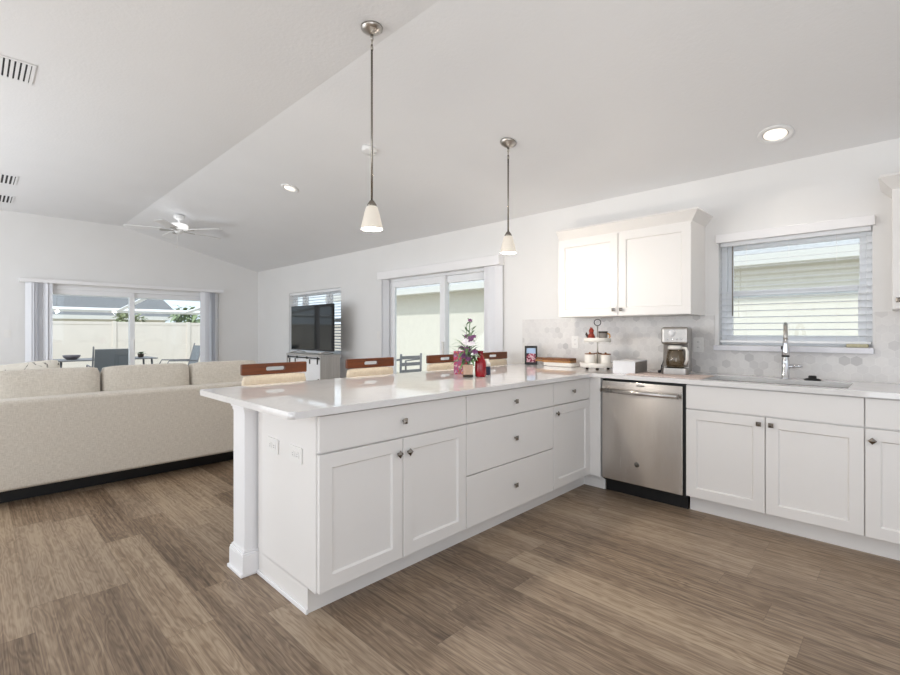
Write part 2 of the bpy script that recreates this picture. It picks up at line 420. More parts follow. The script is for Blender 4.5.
def wall_y(name, y0, y1, x0, x1, openings, top):
    """wall along x with openings (xa, xb, za, zb) sorted by x"""
    b = B(); x = x0
    for xa, xb, za, zb in openings:
        b.box(x, xa, y0, y1, 0, top)
        if za > 0: b.box(xa, xb, y0, y1, 0, za)
        b.box(xa, xb, y0, y1, zb, top); x = xb
    b.box(x, x1, y0, y1, 0, top); return struct(b.build(name, 'wall'))
SINKW = (-1.045, -.163, 1.135, 1.935); TVW = (-8.04, -6.33, .86, 1.935); D2 = (-5.19, -3.17, 0., 1.985)
wall_y('wall_back', WY, WY+.15, XL, XR, [TVW, D2, SINKW], ZE)
D1 = (.60, 3.28, 0., 1.955)
b = B()
def gable(b, ya, yb, za):
    ys = sorted({ya, yb} | ({CREASE} if ya < CREASE < yb else set()))
    for p, q in zip(ys, ys[1:]): b.prism([(p, za), (q, za), (q, ceil_z(q)), (p, ceil_z(p))], 'x', XL-.15, XL)
gable(b, YN, D1[0], 0); gable(b, D1[0], D1[1], D1[3]); gable(b, D1[1], WY+.15, 0)
struct(b.build('wall_left', 'wall'), 'white gable end wall around the far sliding door', 'wall')
# the two sides behind the camera, with bays opened for the added fill lamps
b = B()
b.box(XR, XR+.15, YN, -1.1, 0, ZF); b.box(XR, XR+.15, 2.3, 2.3001, 0, 2.4); b.box(XR, XR+.15, -1.1, 2.3, 0, .5)
b.prism([(-1.1, 2.6), (CREASE, 2.6), (2.3, 2.6), (2.3, ceil_z(2.3)), (CREASE, ZF), (-1.1, ZF)], 'x', XR, XR+.15)
b.prism([(2.3, 0), (WY+.15, 0), (WY+.15, ceil_z(WY+.15)), (2.3, ceil_z(2.3))], 'x', XR, XR+.15)
struct(b.build('wall_right', 'wall'))
b = B(); x = XL-.15
for xa, xb in ((-8.3, -4.1), (-3.85, -3.58), (-3.3, .9)):  # the narrow middle bay is added for the streak lamp
    b.box(x, xa, YN-.15, YN, 0, ZF); b.box(xa, xb, YN-.15, YN, 2.65, ZF); b.box(xa, xb, YN-.15, YN, 0, .35); x = xb
b.box(x, XR+.15, YN-.15, YN, 0, ZF); struct(b.build('wall_near', 'wall'))

# baseboards
b = B(); b.box(XL, D2[0]-.02, WY-.014, WY, 0, .10, .003); b.box(D2[1]+.02, -2.45, WY-.014, WY, 0, .10, .003); struct(b.build('baseboard_back', 'trim'))
b = B(); b.box(XL, XL+.014, YN, D1[0]-.02, 0, .10, .003); b.box(XL, XL+.014, D1[1]+.02, WY-.014, 0, .10, .003); struct(b.build('baseboard_left', 'trim'))

# backsplash of hexagon marble around the sink window
b = B(); y0 = WY-.010
b.box(-2.878, SINKW[0]-.025, y0, WY, .9145, 1.364); b.box(SINKW[0]-.025, SINKW[1]+.01, y0, WY, .9145, 1.094); b.box(SINKW[1]+.01, .32, y0, WY, .9145, 1.364)
struct(b.build('trim_1', 'hex'), 'hexagon marble mosaic backsplash along the kitchen counter', 'backsplash')

# ---- windows
def sash_frame(b, x0, x1, z0, z1, y0, y1, w):
    b.box(x0, x0+w, y0, y1, z0, z1, .003); b.box(x1-w, x1, y0, y1, z0, z1, .003)
    b.box(x0+w, x1-w, y0, y1, z0, z0+w, .003); b.box(x0+w, x1-w, y0, y1, z1-w, z1, .003)
def hung_window(name, op, label, mull, meet):
    x0, x1, z0, z1 = op
    w = struct(thing(name, label, 'window', ((x0+x1)/2, WY, z0))); cx = (x0+x1)/2; W2 = (x1-x0)/2; H = z1-z0
    b = B(); sash_frame(b, -W2, W2, 0, H, .085, .15, .035)
    for m in mull: b.box(m-cx-.045, m-cx+.045, .085, .15, .035, H-.035, .003)
    b.build('frame', 'vinyl', w)
    xs = [-W2+.035]+sum([[m-cx-.045, m-cx+.045] for m in mull], [])+[W2-.035]
    for i in range(0, len(xs), 2):
        a, c = xs[i], xs[i+1]
        b = B(); sash_frame(b, a, c, .035, meet-z0+.025, .09, .115, .04); s = b.build('lower_sash', 'vinyl', w)
        B().box(a+.04, c-.04, .10, .104, .075, meet-z0-.015).build('pane', 'glass', s)
        b = B(); sash_frame(b, a, c, meet-z0-.025, H-.035, .12, .145, .035); s = b.build('upper_sash', 'vinyl', w)
        B().box(a+.035, c-.035, .13, .134, meet-z0+.01, H-.07).build('pane', 'glass', s)
    return w
hung_window('window_1', SINKW, 'white single hung window above the kitchen sink', [], 1.525)
hung_window('window_2', TVW, 'triple window behind the television', [-7.66, -6.86], 1.42)
b = B(); b.box(SINKW[0]-.025, SINKW[1]+.008, WY-.05, WY+.085, 1.095, 1.134, .004); struct(b.build('trim_2', 'sill'), 'pale marble sill under the sink window', 'window sill')
b = B(); b.box(TVW[0]-.02, TVW[1]+.02, WY-.03, WY+.085, TVW[2]-.03, TVW[2], .004); struct(b.build('trim_3', 'sill'))

def blind(name, label, op, pitch, tilt, dep=.05, yc=.045, bottom=0.02, val=(.02, .065), wand=True):
    x0, x1, z0, z1 = op; t = thing(name, label, 'window blind', ((x0+x1)/2, WY, z0)); W2 = (x1-x0)/2-.006; H = z1-z0
    b = B(); z = bottom+.05; n = 0
    while z < H-.05:
        m = Matrix.Translation((0, yc, z)) @ Matrix.Rotation(tilt, 4, 'X')
        b.box(-W2, W2, -dep/2, dep/2, -.0013, .0013, mtx=m); z += pitch
    b.build('slats', 'slat', t)
    B().box(-W2, W2, yc-.025, yc+.025, H-.045, H-.002, .003).build('head_rail', 'vinyl', t)
    B().box(-W2, W2, yc-.025, yc+.025, bottom, bottom+.018, .004).build('bottom_rail', 'vinyl', t)
    if wand: B().box(-W2-val[0], W2+val[0], -.032, -.001, H-.02, H+val[1]-.02, .004).build('valance', 'trim', t)
    for f in (-.6, -.0, .6): B().box(f*W2-.001, f*W2+.001, yc-.026, yc-.024, bottom+.01, H-.04).build('cord', 'plate', t)
    if wand: B().cyl((-W2+.085, yc-.032, H-.05), (-W2+.085, yc-.032, H-.58), .0045, seg=8).build('wand', 'box_grey', t)
    return t
blind('window_blind', 'white horizontal slat blind lowered over the kitchen sink window', SINKW, .047, math.radians(7))
blind('window_blind', 'white horizontal slat blind lowered behind the television', TVW, .047, math.radians(18), wand=False)

# ---- sliding doors
def slider_parts(t, W2, H, meet, sill=.04, fw=.06, sw=.075):
    """slider in local x = along the opening, y = outwards"""
    b = B(); b.box(-W2, -W2+fw, .02, .13, 0, H, .004); b.box(W2-fw, W2, .02, .13, 0, H, .004); b.box(-W2+fw, W2-fw, .02, .13, H-fw, H, .004); b.box(-W2+fw, W2-fw, .02, .13, 0, sill, .004)
    b.build('frame', 'vinyl', t)
    for a, c, y in ((-W2+fw, meet+sw/2, .03), (meet-sw/2, W2-fw, .075)):
        b = B(); b.box(a, a+sw, y, y+.04, sill, H-fw, .004); b.box(c-sw, c, y, y+.04, sill, H-fw, .004); b.box(a+sw, c-sw, y, y+.04, H-fw-sw, H-fw, .004); b.box(a+sw, c-sw, y, y+.04, sill, sill+.1, .004)
        s = b.build('door_panel', 'vinyl', t)
        B().box(a+sw, c-sw, y+.017, y+.023, sill+.1, H-fw-sw).build('pane', 'glass', s)
    b = B(); b.box(meet+.01, meet+.035, .005, .03, .92, 1.12, .005); b.build('handle', 'plate', t)
d = struct(thing('door_1', 'white two panel sliding glass door in the far wall', 'door', (XL, (D1[0]+D1[1])/2, 0), PI/2))
slider_parts(d, (D1[1]-D1[0])/2, D1[3], 1.9-(D1[0]+D1[1])/2)
d = struct(thing('door_2', 'white two panel sliding glass door beyond the peninsula', 'door', ((D2[0]+D2[1])/2, WY, 0)))
slider_parts(d, (D2[1]-D2[0])/2, D2[3], -4.11-(D2[0]+D2[1])/2, sw=.085)

def vertical_blind(label, loc, rz, W2, ztop, zval, stacks, gap):
    t = thing('vertical_blind', label, 'vertical blind', loc, rz)
    B().box(-W2, W2, -.095, -.003, ztop-zval, ztop, .004).build('valance', 'trim', t)
    for x0, x1, n, ang in stacks:
        b = B()
        for i in range(n):
            x = x0+(x1-x0)*(i+.5)/n
            m = Matrix.Translation((x, -.048, 0)) @ Matrix.Rotation(ang+random.uniform(-.3, .3), 4, 'Z')
            b.box(-.042, .042, -.0008, .0008, .03, ztop-zval-.002, mtx=m)
        b.build('vanes', 'vane', t)
    return t
c1 = (.485+3.342)/2
vertical_blind('vertical blind with vanes stacked both sides of the far sliding door', (XL, c1, 0), PI/2, (3.342-.485)/2, 2.03, .055,
               [(.57-c1, .66-c1, 3, -.5), (.68-c1, .74-c1, 3, 1.1), (.76-c1, .84-c1, 3, -.5), (2.97-c1, 3.08-c1, 4, -.5), (3.11-c1, 3.23-c1, 4, 1.1)], 0)
c2 = (-5.27-3.125)/2
vertical_blind('vertical blind with vanes stacked right of the sliding door beyond the peninsula', (c2, WY, 0), 0, (5.27-3.125)/2, 2.062, .105,
               [(-5.18-c2, -5.12-c2, 3, 1.2), (-3.325-c2, -3.15-c2, 8, .55)], 0)

# ------------------------------------------------------------------ kitchen cabinets
CT = .914; CB = .884; TOE = .115
def knob(parent, x, z, diamond=False, y=-.02):
    b = B(); b.cyl((x, y, z), (x, y-.014, z), .006, .005, seg=10)
    r = .0135*1.414; bb = bmesh.new(); a0 = PI/4 if not diamond else 0
    ring = lambda rr, yy: [bb.verts.new((x+rr*math.cos(a0+k*PI/2), yy, z+rr*math.sin(a0+k*PI/2))) for k in range(4)]
    R = [ring(r*.5, y-.012), ring(r, y-.017), ring(r, y-.020), ring(r*.12, y-.028)]
    for A, C in zip(R, R[1:]):
        for k in range(4): bb.faces.new((A[k], A[(k+1) % 4], C[(k+1) % 4], C[k]))
    bb.faces.new(R[0]); bb.faces.new(R[-1]); bmesh.ops.recalc_face_normals(bb, faces=bb.faces); b._merge(bb)
    o = b.build('knob', 'dark_nickel', parent); return o
def cabinet_body(t, w, depth=.565, h=CB-.0005):
    b = B(); b.box(0, w, .001, depth, TOE, h, .001); b.build('body', 'cabinet', t)
    b = B(); b.box(0, w, .073, .089, 0.0005, TOE); b.build('toe_kick', 'cabinet', t)
G = .0026; ZD = .712; ZT = .874; Z0 = .119
def drawer(t, x0, x1, z0, z1, name='drawer', kn=1):
    o = B().box(x0+G, x1-G, -.02, 0, z0, z1, .0015).build(name, 'cabinet', t)
    if kn: knob(o, (x0+x1)/2, (z0+z1)/2)
    return o
def door(t, x0, x1, z0, z1, kx, kz, diamond=False):
    o = B().shaker(x0+G, x1-G, z0, z1).build('door', 'cabinet', t); knob(o, kx, kz, diamond); return o
PF = -1.807; YA, YB, YC, YD = 1.03, 1.958, 2.872, 3.40
# peninsula, seen from the kitchen side
t = thing('base_cabinet', 'white base cabinet with two shaker doors at the near end of the peninsula', 'cabinet', (PF, YA, 0), PI/2)
cabinet_body(t, YB-YA); w = YB-YA
drawer(t, 0, w, ZD+.006, ZT); door(t, 0, w/2, Z0, ZD-.003, w/2-.032, ZD-.075, True); door(t, w/2, w, Z0, ZD-.003, w/2+.032, ZD-.075, True)
t = thing('base_cabinet', 'white base cabinet with three slab drawers in the middle of the peninsula', 'cabinet', (PF, YB, 0), PI/2)
w = YC-YB; cabinet_body(t, w); drawer(t, 0, w, ZD+.006, ZT); drawer(t, 0, w, .418, ZD-.003); drawer(t, 0, w, Z0, .412)
t = thing('base_cabinet', 'narrow white base cabinet with one drawer over one shaker door in the corner', 'cabinet', (PF, YC, 0), PI/2)
w = YD-YC; cabinet_body(t, w); drawer(t, 0, w-.005, ZD+.006, ZT); door(t, 0, w-.005, Z0, ZD-.003, .035, ZD-.055, True)
# corner filler beside the dishwasher
t = thing('corner_filler', 'narrow white filler panel between the peninsula drawers and the dishwasher', 'cabinet panel', (-1.785, 3.41, 0))
B().box(-.0215, .083, -.009, .60, TOE, CB-.0005, .001).build('panel', 'cabinet', t); B().box(-.095, .083, .07, .085, .0005, TOE).box(-.111, -.095, -.0095, .085, .0005, TOE).build('toe_kick', 'cabinet', t)
# peninsula end panel, back and post
t = thing('peninsula_end', 'flat white end panel of the peninsula with low base trim, facing the sofa side', 'cabinet panel', (-2.39, YA, 0))
b = B(); b.box(.012, .583-.001, -.004, -.0005, TOE, CB-.0005); b.box(.012, .515, -.004, -.0005, .0005, TOE+.002); b.build('panel', 'cabinet', t)
b = B(); b.box(.012, .517, -.013, -.0045, .0005, .022, .003); b.build('base_trim', 'trim', t)
PXC, PYC = -2.470, 1.036
t = thing('support_post', 'square white support post with plinth and cap at the peninsula end', 'post', (PXC, PYC, 0))
B().box(-.072, .072, -.072, .072, .13, .85, .002).build('shaft', 'trim', t)
b = B(); b.box(-.088, .088, -.088, .088, .0005, .105, .002); b.box(-.097, .089, -.097, .089, .0005, .018, .004); pass
for z0_, z1_, e in ((.105, .116, .0855), (.116, .126, .080), (.126, .132, .0755)): b.box(-e, e, -e, e, z0_, z1_, .002)
b.build('plinth', 'trim', t)
b = B()
for z0_, z1_, e in ((.828, .846, .076), (.846, .866, .082), (.866, .8835, .087)): b.box(-e, e, -e, e, z0_, z1_, .002)
b.build('cap', 'trim', t)

def outlet(label, loc, rz, horiz=False, w=.115, h=.072, group=None, kind='outlet'):
    if not horiz: w, h = h, w
    t = thing('outlet' if kind == 'outlet' else 'light_switch', label, kind if kind == 'outlet' else 'light switch', loc, rz, group)
    B().prism(rrect(-w/2, w/2, -h/2, h/2, .006), 'y', -.006, -.0005).build('cover_plate', 'plate', t)
    b = B()
    if kind == 'outlet':
        for s in (-1, 1):
            cx, cz = (s*.021, 0) if horiz else (0, s*.021)
            b.prism(rrect(cx-.014, cx+.014, cz-.014, cz+.014, .008), 'y', -.0085, -.006)
            for q in (-1, 1):
                px, pz = (cx, cz+q*.005) if horiz else (cx+q*.005, cz)
                b.box(px-(.004 if horiz else .001), px+(.004 if horiz else .001), -.0089, -.0084, pz-(.001 if horiz else .004), pz+(.001 if horiz else .004), mi=1)
        b.build('socket', ['plate', 'slot'], t)
    else:
        b.box(-.016, .016, -.010, -.006, -.033, .033, .002); b.build('rocker', 'plate', t)
    return t
outlet('left outlet cover on the white peninsula end panel, nearest the post', (-2.205, YA-.0045, .684), 0, True)
outlet('right outlet cover on the white peninsula end panel, nearest the cabinet doors', (-1.975, YA-.0045, .683), 0, True)
outlet('outlet cover on the backsplash above the wooden boards', (-2.265, WY-.010, 1.14), 0)
outlet('outlet cover on the backsplash right of the coffee maker', (-1.185, WY-.010, 1.135), 0)
outlet('light switch on the wall just left of the sliding door beyond the peninsula', (-5.36, WY, 1.19), 0, kind='light switch')
outlet('light switch on the far wall left of the far sliding door', (XL, .36, 1.21), PI/2, kind='light switch')

# sink run
t = thing('base_cabinet', 'white sink base cabinet with two shaker doors under the window', 'cabinet', (-1.086, 3.43, 0))
w = 1.086-.170; cabinet_body(t, w, h=.66); B().box(0, w, .001, .02, .655, CB-.0005).build('face_frame', 'cabinet', t)
drawer(t, 0, w, ZD+.006, ZT, 'false_drawer_front', 0); door(t, 0, w/2, Z0, ZD-.003, w/2-.032, ZD-.045); door(t, w/2, w, Z0, ZD-.003, w/2+.032, ZD-.045)
t = thing('base_cabinet', 'white base cabinet right of the sink cabinet with one shaker door', 'cabinet', (-.170, 3.43, 0))
w = .46; cabinet_body(t, w); drawer(t, 0, w, ZD+.006, ZT); door(t, 0, w, Z0, ZD-.003, .032, ZD-.065, True)

# countertop
HX0, HX1, HY0, HY1 = -1.0, -.245, 3.475, 3.85
b = B()
def rc(cx, cy, r, a0, n=6): return [(cx+r*math.cos(a0+i*PI/2/n), cy+r*math.sin(a0+i*PI/2/n)) for i in range(n+1)]
r = .022; x0, x1, y0, y1 = -2.83, -1.757, .885, WY
pts = rc(x0+r, y0+r, r, PI)+rc(x1-r, y0+r, r, 1.5*PI)+[(x1, y1), (x0, y1)]
bb = bmesh.new(); vs = [bb.verts.new((p[0], p[1], CB)) for p in pts]; vt = [bb.verts.new((p[0], p[1], CT)) for p in pts]
bb.faces.new(vs[::-1]); ft = bb.faces.new(vt); n = len(pts)
for i in range(n):
    f = bb.faces.new((vs[i], vs[(i+1) % n], vt[(i+1) % n], vt[i])); f.smooth = i not in (6, 13, 14, 15)
bmesh.ops.bevel(bb, geom=[e for e in ft.edges if not (abs(e.verts[0].co.y-WY) < 1e-4 and abs(e.verts[1].co.y-WY) < 1e-4)], offset=.003, segments=2, affect='EDGES')
bmesh.ops.recalc_face_normals(bb, faces=bb.faces); b._merge(bb)
FY = 3.378
b.box(x1-.003, HX0, FY, WY-.0005, CB, CT, .0); b.box(HX1, .32, FY, WY-.0005, CB, CT); b.box(HX0, HX1, FY, HY0, CB, CT); b.box(HX0, HX1, HY1, WY-.0005, CB, CT)
o = b.build('countertop', 'quartz'); tag(o, 'L shaped white quartz countertop over peninsula and sink run', 'countertop')
# sink
t = thing('kitchen_sink', 'stainless undermount kitchen sink set in the counter below the window', 'sink', ((HX0+HX1)/2, (HY0+HY1)/2, .68))
b = B(); W2, D2_ = (HX1-HX0)/2+.004, (HY1-HY0)/2+.004
b.box(-W2, W2, -D2_, D2_, 0, .008); b.box(-W2-.01, -W2, -D2_, D2_, 0, CB-.68-.001); b.box(W2, W2+.01, -D2_, D2_, 0, CB-.68-.001); b.box(-W2-.01, W2+.01, -D2_-.01, -D2_, 0, CB-.68-.001); b.box(-W2-.01, W2+.01, D2_, D2_+.01, 0, CB-.68-.001)
b.build('basin', 'steel', t); b = B(); b.lathe([(0, .011), (.03, .011), (.045, .009), (.045, .008)]); b.build('drain', 'nickel', t)
# faucet
t = thing('faucet', 'tall chrome pull down faucet behind the kitchen sink', 'faucet', (-.603, 3.915, CT), math.radians(8.8))
b = B(); b.lathe([(0, 0), (.029, 0), (.029, .006), (.024, .012), (.0235, .12), (.020, .135), (.0165, .15), (.0145, .17), (0, .17)], seg=24); b.build('body', 'chrome', t)
b = B(); pts = [(0, 0, .16), (0, 0, .29)]+[(0, -.085+.085*math.cos(a), .29+.085*math.sin(a)) for a in [PI*i/12 for i in range(1, 13)]]+[(0, -.17, .262)]
b.tube(pts, .0125, 14); b.build('neck', 'nickel', t)
b = B(); b.lathe([(0, .165), (.020, .165), (.0225, .17), (.021, .20), (.0165, .245), (.014, .27), (0, .27)], 0, -.17, 20); s = b.build('spray_head', 'chrome', t)
b = B(); b.lathe([(0, .157), (.0215, .157), (.0225, .166), (0, .166)], 0, -.17, 20); b.build('spray_ring', 'rubber', s); B().box(-.025, -.018, -.178, -.162, .205, .228, .003).build('spray_button', 'rubber', s)
b = B(); b.cyl((.018, 0, .085), (.045, 0, .085), .013); b.tube([(.04, 0, .085), (.07, -.004, .088), (.094, -.006, .092)], .009, 8); b.build('lever', 'chrome', t)
b = B(); b.lathe([(0, 0), (.046, 0), (.046, .005), (.038, .010), (.022, .013), (.022, .026), (.017, .03), (0, .03)], seg=24); o = b.build('sink_stopper', 'rubber')
o.location = (-.455, 3.91, CT+.0005); tag(o, 'small black sink stopper lying on the counter right of the faucet', 'sink stopper')

# dishwasher
t = thing('dishwasher', 'stainless steel dishwasher with bar handle between corner and sink cabinet', 'dishwasher', (-1.696, 3.43, 0)); w = .604
b = B(); b.box(0, w, .004, .56, .10, .872); b.build('tub', 'black', t)
b = B(); b.box(.004, w-.014, -.022, .003, .112, .862, .004, 3); p = b.build('door', 'steel', t)
b = B(); zc = .792
b.cyl((.022, -.062, zc), (w-.034, -.062, zc), .0165, seg=20)
for q in (.03, w-.042): b.cyl((q, -.02, zc), (q, -.062, zc), .012)
b.build('handle', 'steel', p)
B().cyl((.022, -.062, zc), (.014, -.062, zc), .0168, seg=20).build('handle_cap', 'box_grey', p); B().cyl((w-.034, -.062, zc), (w-.026, -.062, zc), .0168, seg=20).build('handle_cap', 'box_grey', p)
b = B(); b.box(w*.5-.03, w*.5+.03, -.0225, -.0215, .835, .845); b.build('control_label', 'box_grey', p)
b = B(); mz = Matrix.Translation((w*.455, -.022, .262)) @ Matrix.Rotation(PI/2, 4, 'X')
b.lathe([(0, .0016), (.017, .0016), (.019, .0006), (.019, 0)], seg=28, mtx=mz)
em = b.build('emblem', 'dark_nickel', p)
b = B()
ring = [(w*.455+.0145*math.cos(a), -.0242, .262+.0145*math.sin(a)) for a in [2*PI*i/24 for i in range(24)]]; b.tube(ring, .0011, 6, closed=True)
for sx in (-1, 1):   # two cursive loops inside the round badge
    lp = [(w*.455+sx*.0045+.0048*math.cos(a)+.002*math.sin(a), -.0242, .262+.0085*math.sin(a)) for a in [2*PI*i/18 for i in range(18)]]; b.tube(lp, .0009, 6, closed=True)
b.build('monogram', 'slot', em)
b = B(); b.box(.004, w-.004, .06, .075, .0005, .10); b.box(.01, w-.01, .004, .06, .096, .104); b.build('toe_panel', 'black', t)

# upper cabinets
def crown(b, x0, x1, yf, yb, z0, steps=((0, 0), (.004, .012), (.030, .050), (.040, .052), (.040, .064), (0, .064)), left=True, right=True):
    """crown profile swept along left return, front, right return; yf is the cabinet front"""
    bb = bmesh.new(); rings = []
    for (o_, h) in steps:
        pl = [((x0-(o_ if left else 0)), yb), ((x0-(o_ if left else 0)), yf-o_), ((x1+(o_ if right else 0)), yf-o_), ((x1+(o_ if right else 0)), yb)]
        rings.append([bb.verts.new((p[0], p[1], z0+h)) for p in pl])
    for A, C in zip(rings, rings[1:]):
        for k in range(3): bb.faces.new((A[k], A[k+1], C[k+1], C[k]))
    bb.faces.new(rings[-1]); bb.faces.new(rings[0][::-1])
    bb.faces.new([r_[0] for r_ in rings]); bb.faces.new([r_[3] for r_ in rings][::-1])
    bmesh.ops.recalc_face_normals(bb, faces=bb.faces); b._merge(bb)
def upper(label, x0, x1, doors, left, z0=1.366, z1=2.09, yf=3.72):
    t = thing('wall_cabinet', label, 'cabinet', (x0, yf, z0)); w = x1-x0
    b = B(); b.box(0, w, 0, WY-yf-.001, 0, z1-z0, .001); b.build('body', 'cabinet', t)
    n = len(doors)
    for i, side in enumerate(doors):
        a, c = w*i/n, w*(i+1)/n; o = B().shaker(a+G, c-G, .004, z1-z0-.042).build('door', 'cabinet', t); knob(o, c-.032 if side > 0 else a+.032, .052)
    b = B(); crown(b, 0, w, -.001, WY-yf-.001, z1-z0-.030, steps=((0, 0), (.004, .004), (.048, .058), (.056, .066), (.048, .082), (0, .082)), left=left); b.build('crown', 'cabinet', t)
    return t
upper('white wall cabinet with two shaker doors left of the sink window', -2.257, -1.140, (1, -1), False)
upper('white wall cabinet at the right edge beyond the sink window', -.068, .40, (-1,), True)

# ------------------------------------------------------------------ ceiling fittings
def pendant(label, x, y, zbot, glow=20):
    zc = ceil_z(y); t = thing('pendant_light', label, 'pendant light', (x, y, zbot), 0, 'pendant lights over the peninsula'); H = zc-zbot
    tilt = Matrix.Translation((0, 0, H-.002)) @ (Matrix.Rotation(-SLOPE_A, 4, 'X') if y > CREASE else Matrix.Identity(4))
    b = B(); b.lathe([(0, -.040), (.012, -.040), (.022, -.034), (.045, -.022), (.062, -.008), (.064, 0), (0, 0)], seg=32, mtx=tilt); c_ = b.build('canopy', 'nickel', t)
    b = B(); b.lathe([(0, H-.075), (.009, H-.075), (.009, H-.045), (0, H-.045)], seg=12); b.lathe([(0, H-.13), (.008, H-.13), (.009, H-.12), (.008, H-.11), (0, H-.11)], seg=12); b.lathe([(0, H-.1), (.005, H-.1), (.005, H-.07), (0, H-.07)], seg=12); b.build('coupling', 'nickel', c_)
    b = B(); b.cyl((0, 0, .165), (0, 0, H-.10), .0062, seg=12); b.build('rod', 'dark_nickel', t)
    b = B(); b.lathe([(0, .168), (.010, .168), (.014, .163), (.026, .145), (.029, .133), (0, .133)], seg=24); b.build('socket_cap', 'dark_nickel', t)
    b = B(); b.lathe([(.026, .134), (.033, .126), (.043, .095), (.053, .050), (.062, .012), (.063, .004), (.060, 0), (.057, .004), (.057, .012), (.049, .050), (.039, .095), (.029, .122), (.022, .131)], seg=36); b.build('glass_shade', 'shade_glow', t)
    b = B(); b.lathe([(0, .03), (.016, .036), (.024, .052), (.022, .07), (.012, .09), (.012, .12), (0, .12)], seg=16); b.build('bulb', 'bulb_glow', t)
    l = bpy.data.lights.new('pendant_bulb', 'POINT'); l.energy = glow; l.color = (1, .9, .78); l.shadow_soft_size = .04
    lo = bpy.data.objects.new('pendant_bulb', l); COL.objects.link(lo); lo.parent = t; lo.location = (0, 0, -.03)
    return t
pendant('nickel pendant light with lit frosted glass shade over the near end of the peninsula', -2.222, 1.622, 1.83)
pendant('nickel pendant light with lit frosted glass shade over the far end of the peninsula', -2.225, 2.92, 1.849)

def downlight(label, x, y, r, power):
    z = ceil_z(y); t = thing('recessed_light', label, 'ceiling light', (x, y, z-.001), 0, 'recessed ceiling lights'); t.rotation_euler = (-SLOPE_A, 0, 0)
    b = B(); b.lathe([(r, 0), (r, -.006), (r*.93, -.010), (r*.72, -.008), (r*.70, -.004), (r*.70, 0)], seg=40); b.build('trim_ring', 'fan_white', t)
    b = B(); b.lathe([(r*.70, -.002), (r*.655, -.002)], seg=40); b.build('baffle_gap', 'gap', t)
    b = B(); b.lathe([(0, -.006), (r*.45, -.0065), (r*.655, -.004), (r*.655, -.001), (0, -.001)], seg=40); b.build('lens', 'can_glow', t)
    l = bpy.data.lights.new('can_lamp', 'SPOT'); l.energy = power; l.color = (1, .90, .78); l.spot_size = math.radians(150); l.spot_blend = .8; l.shadow_soft_size = .06
    lo = bpy.data.objects.new('can_lamp', l); COL.objects.link(lo); lo.parent = t; lo.location = (0, 0, -.03)
downlight('lit recessed ceiling light above the kitchen sink', -.62, 3.67, .10, 7)
downlight('lit recessed ceiling light over the living area', -4.88, 2.455, .095, 14)
t = thing('smoke_detector', 'round white smoke detector on the sloping ceiling behind the near pendant rod', 'smoke detector', (-3.36, 2.425, ceil_z(2.425)-.001)); t.rotation_euler = (-SLOPE_A, 0, 0)
B().lathe([(0, 0), (.066, 0), (.066, -.012), (.06, -.03), (.045, -.036), (0, -.038)][::-1], seg=36).build('cover', 'fan_white', t)
B().lathe([(0, -.040), (.013, -.040), (.013, -.036), (0, -.036)], .0, .02, seg=14).build('test_button', 'plate', t)

def vent(label, x0, x1, y0, y1, slats, along='x'):
    t = thing('ceiling_vent', label, 'air vent', ((x0+x1)/2, (y0+y1)/2, ZF-.001), 0, 'ceiling air vents'); a, c = (x1-x0)/2, (y1-y0)/2
    B().box(-a+.012, a-.012, -c+.012, c-.012, -.003, -.0005).build('backing', 'vent_dark', t)
    b = B(); sash = ((-a, a, -c, -c+.02), (-a, a, c-.02, c), (-a, -a+.02, -c+.02, c-.02), (a-.02, a, -c+.02, c-.02))
    for q in sash: b.box(*q, -.007, 0, .002)
    b.build('frame', 'ceiling', t); b = B()
    for i in range(slats):
        if along == 'x': yy = -c+.02+(2*c-.04)*(i+.5)/slats; b.box(-a+.02, a-.02, yy-.0085, yy+.0085, -.010, -.003, mtx=None)
        else: xx = -a+.02+(2*a-.04)*(i+.5)/slats; b.box(xx-.004, xx+.004, -c+.02, c-.02, -.012, -.003)
    b.build('louvers', 'ceiling', t)
vent('white ceiling vent nearest the camera at the upper left', -4.46, -4.12, -.12, .30, 14)
vent('nearer of the two small ceiling vents in front of the far wall', -7.66, -7.20, -.1, .37, 12)
vent('farther of the two small ceiling vents, closest to the far wall', -8.78, -8.30, -.1, .39, 12)

# ceiling fan
FX, FYY = -7.45, 2.07; FZ = ceil_z(FYY)
t = thing('ceiling_fan', 'white five blade ceiling fan with bright round bowl over the sofa', 'ceiling fan', (FX, FYY, FZ))
b = B(); b.lathe([(0, -.001), (.07, -.02), (.07, -.06), (.03, -.085), (.014, -.09), (.014, -.14), (0, -.14)], seg=24); b.build('canopy', 'fan_white', t)
b = B(); b.lathe([(0, -.13), (.04, -.13), (.10, -.145), (.118, -.17), (.118, -.205), (.10, -.22), (0, -.22)], seg=32); b.build('glowing_housing', 'fan_glow', t)  # housing given a glow of its own to read bright white
b = B(); b.lathe([(0, -.22), (.06, -.22), (.05, -.26), (.03, -.28), (0, -.285)], seg=24); b.build('switch_housing', 'fan_white', t)
for k in range(5):
    a = 2*PI*k/5+.62; m = Matrix.Translation((0, 0, -.235)) @ Matrix.Rotation(a, 4, 'Z') @ Matrix.Rotation(math.radians(7), 4, 'X')
    b = B(); b.prism(rrect(.17, .66, -.065, .065, .04), 'z', -.004, .004, mtx=m); bl = b.build('blade', 'fan_white', t)
    b = B(); b.prism([(.06, -.02), (.22, -.035), (.24, 0), (.22, .035), (.06, .02)], 'z', -.012, -.005, mtx=m); b.build('blade_bracket', 'nickel', bl)
b = B(); b.cyl((.03, -.03, -.265), (.03, -.03, -.47), .002, seg=6); b.lathe([(0, -.50), (.012, -.49), (.012, -.475), (0, -.465)], .03, -.03, 12); b.build('pull_chain', 'plate', t)

